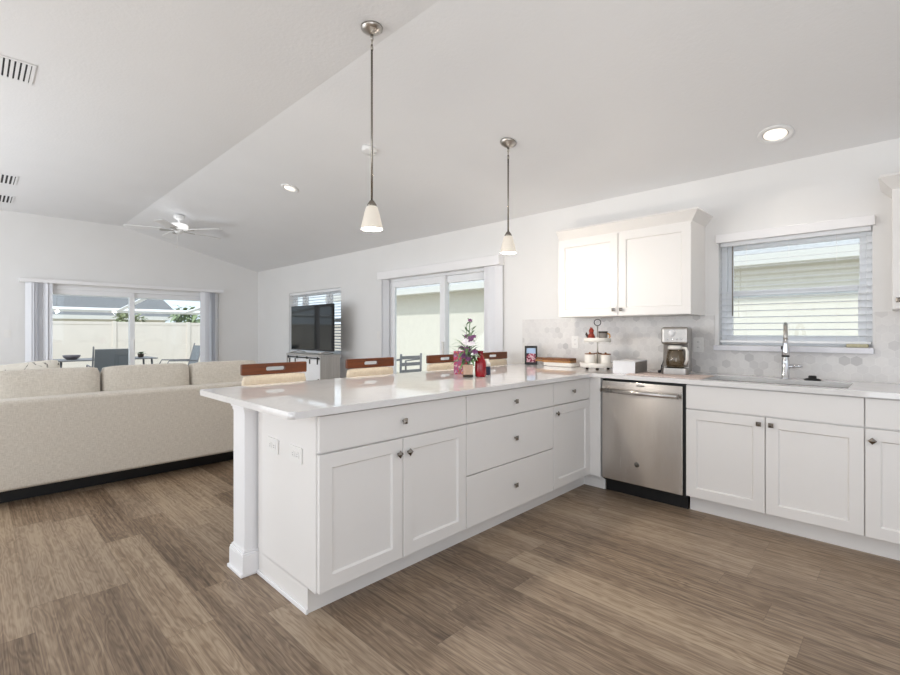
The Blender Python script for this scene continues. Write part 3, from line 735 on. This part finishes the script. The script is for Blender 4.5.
# ------------------------------------------------------------------ bar stools
def make_stool(label):
    """local x+ faces the counter; back upright on the x- side"""
    t = thing('bar_stool', label, 'bar stool', (0, 0, 0), 0, 'bar stools along the peninsula')
    hw = .225
    n = 4; outer = rrect(-hw, hw, .955, 1.027, .008, n); inner = rrect(-.068, .068, .978, 1.004, .0125, n)
    b = B(); b.plate(outer, inner, 'x', -.012, .012); b.build('top_rail', 'mahogany', t)
    b = B(); b.puff(-.022, .022, -hw+.006, hw-.006, .70, .953, .25, 'x', 6, roundness=.1); b.build('backrest', 'stool_cream', t)
    b = B(); b.puff(-.01, .40, -.215, .215, .60, .675, .2, 'z', 6); b.build('seat', 'stool_cream', t)
    b = B(); b.box(0, .39, -.2, .2, .555, .605, .004); b.build('seat_frame', 'mahogany_leg', t)
    for sx, sy in ((0, -1), (0, 1), (1, -1), (1, 1)):
        b = B(); x0_ = .02 if not sx else .37; x1_ = -.02 if not sx else .40
        b.cyl((x0_, sy*.185, .70 if not sx else .56), (x1_, sy*.205, .0005), .021, .016, seg=4, smooth=False); b.build('leg', 'mahogany_leg', t)
    b = B()
    for p, q in (((.392, -.2, .22), (.392, .2, .22)), ((-.008, -.2, .3), (-.008, .2, .3)), ((-.008, -.2, .26), (.39, -.2, .26)), ((-.008, .2, .26), (.39, .2, .26))): b.cyl(p, q, .011, seg=8)
    b.build('footrest', 'mahogany_leg', t); return t
SX = -3.05
SY = (1.43, 2.215, 3.05, 3.745)
SLAB = ('bar stool nearest the near end of the peninsula, in front of the sofa', 'second bar stool from the near end, just right of the television stand',
        'third bar stool from the near end, left of the red gift bag', 'bar stool farthest along the peninsula, right of the red vase')
s0 = make_stool(SLAB[0])
for i, y in enumerate(SY):
    o = s0 if i == 0 else dup(s0, (SX, y, 0), 0, SLAB[i]); o.location = (SX, y, 0)

# ------------------------------------------------------------------ sofa
BX = -4.45
t = thing('sofa', 'long beige fabric sofa seen from behind, left of the peninsula', 'sofa', (BX, 0, 0))
Y0, Y1 = -.18, 2.24
b = B(); b.box(-.22, 0, Y0, Y1, .13, .757, .025, 4); b.build('back_frame', 'sofa', t)
b = B(); b.box(-.93, -.20, Y0+.02, Y1-.02, .13, .32, .02, 3); b.build('base', 'sofa', t)
B().box(-.80, -.22, Y0+.12, Y1-.12, .001, .1295).build('shade_block', 'black', t)  # black block added to deepen the shade beneath the sofa
for ya, yb in ((Y0, Y0+.2), (Y1-.2, Y1)): B().box(-.95, -.2, ya, yb, .13, .62, .035, 4).build('arm', 'sofa', t)
for i, (ya, yb) in enumerate(((.08, .738), (.746, 1.402), (1.41, 2.03))):
    tl = Matrix.Translation((-.19, 0, .46)) @ Matrix.Rotation(math.radians(-7), 4, 'Y') @ Matrix.Translation((.19, 0, -.46))
    cu = B().puff(-.40, -.20+.03, ya, yb, .46, .965, .30, 'x', 8, mtx=tl).build('back_cushion', 'sofa', t)
    for xx in (-.225, -.345):
        lp = rrect(ya+.012, yb-.012, .48, .953, .05, 4); B().tube([tl @ Vector((xx, p[0], p[1])) for p in lp], .006, 6, closed=True).build('piping', 'box_grey' if False else 'sofa', cu)
    B().puff(-.94, -.30, ya, yb, .32, .49, .22, 'z', 7).build('seat_cushion', 'sofa', t)
t = thing('throw_pillow', 'pale pillow with dark floral print standing on the sofa at the left edge', 'pillow', (BX-.82, .14, .50), 0)
B().puff(-.07, .07, -.02, .44, 0, .46, .6, 'x', 8, mtx=Matrix.Rotation(math.radians(6), 4, 'X')).build('pillow_body', 'floral', t)

# ------------------------------------------------------------------ television corner
t = thing('tv_stand', 'white television stand with sliding barn doors and grey side under the window', 'tv stand', (-6.50, 3.5, 0))
L_, D_, H_ = .50, .30, .905
b = B(); b.box(-L_, L_, 0, D_, .03, H_-.03, .002); b.build('body', 'trim', t)
B().box(-L_-.012, L_+.012, -.03, D_+.01, H_-.03, H_, .003).build('top', 'grey_panel', t)
B().box(L_+.0005, L_+.014, -.025, D_, .0005, H_-.031, .002).build('side_panel', 'grey_panel', t); B().box(-L_-.014, -L_-.0005, -.025, D_, .0005, H_-.031, .002).build('side_panel', 'grey_panel', t)
b = B(); b.box(-L_+.02, L_-.02, -.024, -.018, H_-.062, H_-.044); 
for q in (-.45, -.17, .13, .44): b.lathe([(0, 0), (.02, 0), (.02, .008), (0, .008)], seg=14, mtx=Matrix.Translation((q, -.024, H_-.052)) @ Matrix.Rotation(PI/2, 4, 'X'))
b.build('door_rail', 'black', t)
for a, c_ in ((-L_+.02, -.18), (.14, L_-.02)):
    dr = B().shaker(a, c_, .05, H_-.085, .016, .05, .006).build('barn_door', 'trim', t)
    b = B()
    for q in (a+.06, c_-.06): b.box(q-.010, q+.010, -.026, -.0165, H_-.14, H_-.07)
    b.box(c_-.03, c_-.02, -.035, -.0165, .40, .56, .002); b.build('hanger_strap', 'black', dr)
for q in (-L_+.03, L_-.03):
    for y_ in (.03, D_-.03): B().box(q-.02, q+.02, y_-.02, y_+.02, .0005, .03).build('foot', 'black', t)
t = thing('television', 'large flat black television on the white barn door stand', 'television', (-6.58, 3.66, .9055), math.radians(0))
b = B(); b.box(-.62, .62, -.012, .03, .045, .745, .004); b.box(-.35, .35, .03, .06, .10, .50, .01); b.build('casing', 'black', t)
B().box(-.608, .608, -.0135, -.0121, .062, .735).build('screen', 'black_gloss', t)
for s in (-1, 1):
    b = B(); b.tube([(s*.42, .0, .06), (s*.42, -.0, .03), (s*.42, -.12, .006)], .007, 8); b.tube([(s*.42, .0, .03), (s*.42, .13, .006)], .007, 8); b.build('stand_foot', 'nickel', t)

# ------------------------------------------------------------------ things on the counter
Z = CT+.0005
# plant group
t = thing('gift_bag', 'red floral paper gift bag beside the potted flowers', 'gift bag', (-2.44, 2.615, Z), math.radians(42))
b = B(); b.prism([(-.055, 0), (.055, 0), (.058, .175), (-.058, .175)], 'y', -.03, .03); b.build('bag', 'gift', t)
for y_ in (-.03, .03):
    B().tube([(-.025, y_, .17), (-.022, y_, .195), (0, y_, .205), (.022, y_, .195), (.025, y_, .17)], .002, 6).build('handle', 'flower_purple', t)
t = thing('potted_flower', 'purple and white flowers with green leaves in a tan square pot', 'potted plant', (-2.255, 2.488, Z), math.radians(42))
b = B(); b.prism([(-.031, .0), (.031, 0), (.037, .088), (-.037, .088)], 'y', -.034, .034); b.build('pot', 'tan_pot', t)
b = B(); b.box(-.036, .036, -.037, .037, -.0002, .018, .004); b.build('saucer', 'mug_dark', t)
B().box(-.034, .034, -.032, .032, .08, .0885).build('soil', 'mug_dark', t)
rnd = random.Random(4)
st, lf = B(), B()
def leafy(b, p, dirv, L, w, droop):
    p, dirv = Vector(p), Vector(dirv).normalized(); side = dirv.cross(Vector((0, 0, 1))); side = side.normalized() if side.length > .01 else Vector((1, 0, 0))
    bb = bmesh.new(); prev = None
    for i in range(7):
        f = i/6; c_ = p+dirv*L*f+Vector((0, 0, -droop*L*f*f)); ww = w*math.sin(PI*min(.97, f*.92+.06)); up = Vector((0, 0, .15*ww))
        r_ = [bb.verts.new(c_-side*ww+up), bb.verts.new(c_), bb.verts.new(c_+side*ww+up)]
        if prev:
            for k in range(2): fc = bb.faces.new((prev[k], prev[k+1], r_[k+1], r_[k])); fc.smooth = True
        prev = r_
    b._merge(bb)
def blossom(mat, p, r):
    """one open flower, six petals around an axis that leans outwards"""
    p = Vector(p); r = r*.74; u = Vector((1, 0, 0)); w = Vector((0, .65, .76)); nn = Vector((0, -.76, .65)); bb = bmesh.new()
    for k in range(6):
        a = k*PI/3+.3; d = u*math.cos(a)+w*math.sin(a); q = u*-math.sin(a)+w*math.cos(a)
        pts = [p+nn*.002, p+d*r*.55+q*r*.34+nn*r*.22, p+d*r+q*r*.16+nn*r*.12, p+d*r*1.05+nn*r*.05, p+d*r-q*r*.16+nn*r*.12, p+d*r*.55-q*r*.34+nn*r*.22]
        bb.faces.new([bb.verts.new(v) for v in pts])
    bmesh.ops.create_icosphere(bb, subdivisions=1, radius=r*.28, matrix=Matrix.Translation(p+nn*r*.15))
    b = B(); b._merge(bb); b.build('bloom', mat, t)
for i in range(50):
    a = rnd.uniform(0, 2*PI); z_ = rnd.uniform(.09, .21); leafy(lf, (0.015*math.cos(a), .015*math.sin(a), z_), (math.cos(a), math.sin(a), rnd.uniform(.3, 1.5)), rnd.uniform(.09, .19), rnd.uniform(.007, .013), rnd.uniform(.2, .9))
for i in range(10):
    a = rnd.uniform(0, 2*PI); h_ = rnd.uniform(.14, .30) ; tip = Vector((.05*math.cos(a)*rnd.random()*1.4, .05*math.sin(a), h_)); st.tube([(0, 0, .08), tip*.5+Vector((0, 0, .05)), tip], .002, 6)
    blossom('flower_purple' if i % 3 else 'flower_white', tip, rnd.uniform(.022, .032))
for k, (x_, h_) in enumerate(((.012, .40), (-.012, .37), (.03, .33))):
    st.tube([(0, 0, .08), (x_*.5, 0, h_*.6), (x_, .01, h_)], .0022, 6)
    for q in range(9):
        a = rnd.uniform(0, 2*PI); z_ = h_*(.55+.45*q/8); leafy(lf, (x_*.9, .005, z_), (math.cos(a), math.sin(a), .9), rnd.uniform(.04, .08), .008, .2)
for b_, q, rr_ in (('flower_purple', (.02, -.05, .275), .034), ('flower_purple', (-.006, -.065, .195), .036), ('flower_white', (.030, -.06, .240), .030), ('flower_white', (.006, -.065, .232), .026), ('flower_purple', (.048, -.055, .18), .034), ('flower_purple', (-.035, -.055, .15), .03), ('flower_purple', (.015, .0, .402), .024), ('flower_purple', (.004, -.06, .13), .032)):
    st.tube([(0, 0, .08), (q[0]*.5, q[1]*.4, q[2]*.6), q], .002, 6); blossom(b_, q, rr_)
st.build('stems', 'leaf', t); lf.build('leaves', 'leaf', t);
o = B().lathe([(0, 0), (.034, 0), (.039, .008), (.041, .05), (.040, .095), (.033, .122), (.021, .142), (.018, .162), (.022, .185), (.018, .185), (.014, .162), (.016, .142), (.028, .122), (0, .118)], seg=32).build('vase', 'red_glass')
o.location = (-2.192, 2.552, Z); tag(o, 'red glass bottle vase right of the potted flowers', 'vase')
t = thing('jar_candle', 'small navy and white jar right of the red vase', 'jar', (-2.262, 2.705, Z))
B().lathe([(0, 0), (.029, 0), (.030, .004), (.030, .062), (0, .062)], seg=24).build('jar', 'navy', t)
B().lathe([(0, .0621), (.0295, .0621), (.0295, .085), (.026, .092), (.018, .098), (.018, .118), (0, .118)], seg=24).build('lid', 'ceramic', t)
# picture frame
t = thing('picture_frame', 'small black picture frame leaning at the left end of the backsplash', 'picture frame', (-2.66, 3.86, Z), math.radians(35)); 
lean = Matrix.Rotation(math.radians(-10), 4, 'X'); b = B()
for q in ((-.062, -.044, 0, .185), (.044, .062, 0, .185)): b.box(q[0], q[1], -.010, .006, q[2], q[3], .002, mtx=lean)
for q in ((0, .022), (.163, .185)): b.box(-.044, .044, -.010, .006, q[0], q[1], .002, mtx=lean)
b.box(-.044, .044, .0, .006, .022, .163, mtx=lean); b.build('frame', 'black', t)
B().box(-.044, .044, -.003, -.0005, .022, .163, mtx=lean).build('photo', 'photo', t)
B().prism([(.01, .005), (.09, .001), (.034, .14)], 'x', -.02, .02).build('easel_back', 'black', t)
# tray and boards
t = thing('serving_tray', 'low white oblong dish under the wooden boards', 'dish', (-2.34, 3.885, Z))
b = B(); b.prism(rrect(-.15, .15, -.065, .065, .03), 'z', 0, .012); b.plate(rrect(-.16, .16, -.075, .075, .035), rrect(-.15, .15, -.065, .065, .03), 'z', .004, .034); b.build('dish', 'ceramic', t)
def board(label, z, L, W_, hl, mat, th):
    t = thing('serving_board', label, 'wooden board', (-2.36, 3.885, z), 0, 'wooden boards on the white dish')
    b = B(); b.prism(rrect(-L/2, L/2, -W_/2, W_/2, .02), 'z', 0, th); b.build('board', mat, t)
    b = B(); b.prism(rrect(-L/2-hl, -L/2+.004, -.018, .018, .012), 'z', .002, th-.002); b.build('handle', mat, t)
board('lighter wooden paddle board resting directly on the white dish', Z+.0345, .30, .14, .11, 'board_wood', .020)
board('dark wooden paddle board on top of the lighter board', Z+.055, .30, .135, .10, 'board_dark', .020)
# two tier stand
TX, TY = -1.895, 3.735
t = thing('tiered_tray', 'white two tier tray stand with black ring handle in the counter corner', 'tray stand', (TX, TY, Z), math.radians(27))
for z_, r_ in ((.025, .145), (.235, .108)):
    b = B(); b.lathe([(0, z_), (r_, z_), (r_+.003, z_+.036), (r_-.003, z_+.036), (r_-.005, z_+.005), (0, z_+.005)], seg=40); b.build('tray', 'ceramic', t)
b = B(); b.cyl((0, 0, .03), (0, 0, .375), .005, seg=12); b.build('post', 'nickel', t)
b = B(); b.tube([(.027*math.cos(a), 0, .402+.027*math.sin(a)) for a in [2*PI*i/24 for i in range(24)]], .0032, 8, closed=True); b.build('ring_handle', 'black', t)
for k in range(3): a = k*2*PI/3+.5; B().lathe([(0, .0), (.010, .0), (.014, .010), (.011, .025), (0, .025)], .10*math.cos(a), .10*math.sin(a), 12).build('foot', 'mug_dark', t)
ca, sa = math.cos(-CAM_YAW+PI/4), 0
RV = Vector((.90, .43, 0)); FV = Vector((-.43, .90, 0))      # right and away, as seen from the kitchen
def on_tray(r_, f_, z_): v = Vector((TX, TY, 0))+RV*r_+FV*f_; return (v.x, v.y, Z+z_)
for lab, r_, f_, rad, h_ in (('white lidded canister on the lower tray, left of the post', -.062, -.03, .043, .10), ('small white lidded canister on the lower tray behind the post', .0, .065, .034, .10), ('white lidded canister on the lower tray, right of the post', .066, -.02, .042, .098)):
    t = thing('canister', lab, 'canister', on_tray(r_, f_, .0305), 0, 'white canisters on the lower tray')
    B().lathe([(0, 0), (rad*.94, 0), (rad, .006), (rad, h_), (0, h_)], seg=24).build('jar', 'ceramic', t)
    B().lathe([(0, h_+.0003), (rad*.98, h_+.0003), (rad*.98, h_+.008), (.008, h_+.010), (.008, h_+.018), (0, h_+.020)], seg=24).build('lid', 'board_dark', t)
t = thing('figurine', 'red brown figurine on the upper tray, left of the ring handle', 'figurine', on_tray(-.050, -.01, .2408), .6)
b = B(); pr_ = [(0, 0), (.026, 0), (.030, .012), (.032, .035), (.024, .058), (.016, .07), (.020, .082), (.021, .094), (.013, .107), (0, .11)]; b.lathe(pr_, seg=20); b.build('body', 'figure_red', t)
b = B(); b.prism([(-.03, .02), (-.05, .06), (-.042, .08), (-.024, .05)], 'y', -.008, .008); b.build('tail', 'mug_dark', t); b = B(); b.prism([(-.012, .104), (-.008, .124), (0, .112), (.004, .124), (.012, .104)], 'y', -.004, .004); b.build('comb', 'figure_red', t)
b = B(); b.lathe([(0, 0), (.018, .004), (.018, .02), (0, .026)], .012, -.022, 12); b.build('breast', 'ceramic', t)
t = thing('mug', 'dark and tan mug on the upper tray, right of the ring handle', 'mug', on_tray(.045, -.005, .2408), .2)
b = B(); b.lathe([(0, 0), (.034, 0), (.036, .08), (.032, .08), (.031, .006), (0, .006)], seg=24); b.build('cup', 'box_grey', t)
b = B(); b.lathe([(.0365, .072), (.0375, .072), (.0375, .086), (.031, .086), (.031, .08)], seg=24); b.build('rim', 'mug_dark', t)
b = B(); b.tube([(.034, 0, .068), (.055, 0, .06), (.058, 0, .04), (.050, 0, .022), (.035, 0, .016)], .006, 8); b.build('handle', 'mug_tan', t)
# box
t = thing('storage_box', 'low white box with grey sides left of the coffee maker', 'box', (-1.578, 3.66, Z), math.radians(4))
B().box(-.085, .085, -.14, .14, 0, .088, .002).build('box_body', 'box_grey', t); B().box(-.086, .086, -.143, -.1402, 0, .089, .001).build('front_panel', 'box_white', t); B().box(-.0855, .0855, -.14, .1405, .0885, .096, .002).build('lid', 'box_white', t)
# mat
o = B().prism(rrect(-.26, .26, -.16, .16, .01), 'z', 0, .005).build('drying_mat', 'mat_pink'); o.location = (-1.26, 3.60, Z); tag(o, 'pale pinkish mat under the coffee maker', 'mat')
# coffee maker
t = thing('coffee_maker', 'stainless drip coffee maker with glass carafe below the wall cabinet', 'coffee maker', (-1.258, 3.73, Z+.0055), math.radians(12))
hw = .092; b = B()
b.box(-hw, hw, .02, .19, 0, .35, .014, 3); b.build('tower', 'steel_dark', t)
B().box(-hw, hw, -.075, .024, .222, .352, .018, 3).build('brew_head', 'steel_dark', t)
b = B(); b.prism(rrect(-hw, hw, -.085, .021, .03), 'z', 0, .045); b.build('base', 'steel_dark', t)
b = B(); b.lathe([(0, .0455), (.060, .0455), (.060, .05), (0, .05)], 0, -.025, 28); b.build('hot_plate', 'black', t)
b = B(); b.box(-hw+.008, hw-.008, .015, .0198, .05, .222); b.build('recess', 'box_grey', t)
c_ = B().lathe([(0, .0505), (.058, .0505), (.066, .065), (.068, .11), (.060, .16), (.050, .185), (.046, .185), (.056, .16), (.064, .11), (.062, .066), (0, .054)], 0, -.025, 32).build('carafe', 'carafe_glass', t)
b = B(); b.lathe([(0, .1855), (.052, .1855), (.052, .205), (.045, .214), (0, .214)], 0, -.025, 28); b.build('carafe_lid', 'ceramic', c_)
b = B(); b.tube([(.048, -.04, .195), (.075, -.062, .195), (.084, -.068, .17), (.082, -.066, .11), (.068, -.054, .075)], .010, 10); b.build('carafe_handle', 'ceramic', c_)
b = B(); b.lathe([(0, 0), (.025, 0), (.025, .003), (0, .003)], seg=24, mtx=Matrix.Translation((-.02, -.0752, .305)) @ Matrix.Rotation(PI/2, 4, 'X')); b.build('control_dial', 'box_white', t)
b = B()
for k in range(4): b.lathe([(0, 0), (.006, 0), (.006, .003), (0, .003)], seg=12, mtx=Matrix.Translation((-.045+k*.03, -.0752, .262)) @ Matrix.Rotation(PI/2, 4, 'X'))
b.build('buttons', 'chrome', t)
b = B(); b.tube([(-.08, .12, .12), (-.098, .11, .10), (-.108, .08, .05), (-.112, .05, .015), (-.118, .03, .006), (-.125, .06, .005), (-.112, .09, .005)], .0035, 8); b.box(-.128, -.108, .01, .035, 0, .022, .004); b.box(-.113, -.103, .07, .088, .03, .06, .003); b.build('power_cord', 'black', t)
# sponge on the sill
o = B().box(-.055, .055, -.026, .026, 0, .022, .006).build('sponge', 'sponge'); o.location = (-.235, WY-.022, 1.1345); tag(o, 'small olive beige sponge at the right end of the window sill', 'sponge')

# ------------------------------------------------------------------ outside
o = B().box(-60, 40, -40, 40, -.45, -.16).build('ground', 'grass'); struct(o)
b = B(); b.box(XL-6.5, XL-.16, -1.5, 6, -.158, -.06); b.box(-6.5, -2, WY+.16, WY+2.6, -.158, -.06); struct(b.build('patio_slab', 'concrete'))
# far fence with posts
t = thing('vinyl_fence', 'cream vinyl fence seen through the far sliding door', 'fence', (-20.2, 0, -.16))
b = B()
for k in range(10): b.box(-.03, .03, -6+k*2.4, -6+k*2.4+2.28, .05, 1.70)
b.build('panels', 'fence', t)
b = B()
for k in range(10): b.box(-.045, .045, -6+k*2.4, -6+k*2.4+2.28, 1.66, 1.76, .005)
b.build('top_rail', 'fence', t)
for k in range(11): B().box(-.07, .07, -6+k*2.4-.12, -6+k*2.4, 0, 1.78, .01).build('post', 'fence', t)
b = B(); b.box(.1, .9, 2.1, 2.2, 0, 1.9); 
t2 = thing('fence_gate', 'dark edged taller fence section at the left of the far door view', 'fence', (-18.5, -1.2, -.16)); 
B().box(-.03, .03, -.6, 1.30, .02, 1.84).build('panel', 'fence', t2); B().box(-.05, .05, 1.31, 1.42, 0, 1.84, .005).build('post', 'patio_metal', t2)
# houses
def house(label, loc, rz, L, wz, ov, roof_run, roof_rise, depth, roof='roof'):
    """local y- faces us; wall at y=0; eaves overhang ov"""
    t = thing('neighbour_house', label, 'house', loc, rz)
    B().box(-L/2, L/2, 0, depth, 0, wz).build('wall', 'stucco', t)
    B().box(-L/2-ov, L/2+ov, -ov, 0, wz-.02, wz).build('soffit', 'soffit', t)
    B().box(-L/2-ov, L/2+ov, -ov-.03, -ov, wz-.03, wz+.15).build('fascia', 'soffit', t)
    B().prism([(-ov, wz+.15), (roof_run, wz+.15+roof_rise), (roof_run*2+ov, wz+.15), (roof_run*2+ov, wz+.01), (-ov, wz+.01)], 'x', -L/2-ov, L/2+ov).build('roof', roof, t); return t
house('cream neighbouring house outside the sink window and near sliding door', (-3.0, 10.3, -.16), 0, 26, 2.63, .5, 4.5, 1.9, 9)
house('grey roofed neighbouring house beyond the far fence', (-27.5, 1.5, -.16), PI/2, 11, 2.02, .6, 4, 1.45, 8, 'roof_dark')
# patio cage
t = thing('patio_enclosure', 'white framed screen enclosure over the back patio', 'patio enclosure', (XL-.16, 0, -.06))
zt = 1.92
def bar(name, p, q, r=.04):
    B().cyl(p, q, r*1.3, seg=4, smooth=False).build(name, 'vinyl', t)
for y_ in (-2.9, 5.9): bar('post', (-6.9, y_, 0), (-6.9, y_, zt))
bar('beam', (-6.9, -3, zt), (-6.9, 6, zt), .05); bar('beam', (-3.6, -3, zt+.22), (-3.6, 6, zt+.22)); 
for y_ in (-.6, 1.2, 3.0, 4.8): bar('rafter', (-.02, y_, zt+.5), (-6.9, y_, zt))
pass
# patio chairs, table
def patio_chair(label, loc, rz):
    t = thing('patio_chair', label, 'patio chair', loc, rz, 'sling chairs on the back patio')
    B().box(-.27, .27, -.012, .012, .42, 1.0, .006, mtx=Matrix.Translation((0, .22, 0)) @ Matrix.Rotation(math.radians(-14), 4, 'X')).build('sling_back', 'sling', t)
    B().box(-.27, .27, -.26, .27, .40, .425, .006).build('sling_seat', 'sling', t)
    for s in (-1, 1):
        b = B(); b.tube([(s*.29, .47, 1.02), (s*.29, .31, .42), (s*.29, .28, .0)], .014, 8); b.build('back_leg', 'patio_metal', t)
        b = B(); b.tube([(s*.29, .36, .62), (s*.29, -.24, .64), (s*.29, -.28, .56), (s*.29, -.30, 0)], .014, 8); b.build('arm', 'patio_metal', t)
    return t
patio_chair('dark sling patio chair seen from behind through the far door\'s left panel', (-11.35, 1.88, -.0595), -PI/2)
patio_chair('dark sling patio chair seen from the side through the far door\'s right panel', (-12.25, 3.36, -.0595), 0)
t = thing('patio_table', 'long patio table behind the sofa outside the far door', 'patio table', (-12.4, 2.02, -.0595))
B().box(-.45, .45, -.88, .88, .70, .725, .006).build('table_top', 'patio_metal', t)
for sx in (-1, 1):
    for sy in (-1, 1): B().cyl((sx*.36, sy*.78, .70), (sx*.40, sy*.82, 0), .02, seg=8).build('leg', 'patio_metal', t)
o = B().lathe([(0, 0), (.08, 0), (.14, .05), (.15, .09), (.14, .09), (.12, .04), (0, .02)], seg=24).build('bowl', 'patio_bowl'); o.location = (-12.35, 1.44, .666); tag(o, 'dark bowl on the left end of the patio table', 'bowl')
t = thing('table_plant', 'small dark potted plant on the right end of the patio table', 'potted plant', (-12.35, 2.66, .666))
B().lathe([(0, 0), (.05, 0), (.065, .08), (0, .08)], seg=16).build('pot', 'mug_dark', t); b = B(); r3 = random.Random(2)
for k in range(14): a = r3.uniform(0, 6.28); leafy(b, (0, 0, .08), (math.cos(a), math.sin(a), r3.uniform(.2, .9)), r3.uniform(.12, .2), .02, .4)
b.build('leaves', 'leaf', t)
# metal chair outside the near slider
t = thing('metal_chair', 'grey metal patio chair seen through the left pane of the near sliding door', 'patio chair', (-6.69, 5.6, -.0595), -PI/2)
b = B()
for s in (-1, 1): b.tube([(s*.24, .22, .90), (s*.24, .20, .45), (s*.24, .27, 0)], .02, 8); b.tube([(s*.24, -.22, 0), (s*.24, -.22, .74), (s*.24, .2, .80)], .018, 8)
b.build('frame', 'patio_metal', t); B().box(-.24, .24, -.22, .2, .43, .455, .006).build('seat', 'patio_metal', t)
b = B()
for z_ in (.55, .68, .80): b.box(-.24, .24, .195, .215, z_, z_+.06)
b.build('back_slats', 'patio_metal', t)
# greenery beyond the fence
def bush(label, loc, r_, n, seed, mat='foliage'):
    rr = random.Random(seed); t = thing('tree', label, 'tree', loc); b = B()
    for k in range(n):
        v = Vector((rr.gauss(0, 1), rr.gauss(0, 1), rr.gauss(0, 1))).normalized()*rr.uniform(.5, 1)*r_; v.z = v.z*.8+2.3
        leafy(b, v, (rr.uniform(-1, 1), rr.uniform(-1, 1), rr.uniform(-.6, .8)), r_*.55, r_*.12, .4)
    b.build('crown', mat, t); B().cyl((0, 0, 0), (0, 0, 2.2), .07, .05, seg=10).build('trunk', 'mug_dark', t)
bush('olive green tree beyond the fence right of the door mullion', (-22, 4.4, -.56), .5, 200, 3)
bush('pale green palm like tree beyond the fence at the right of the far door', (-21.6, 6.4, -.5), .7, 160, 5, 'leaf_pale')
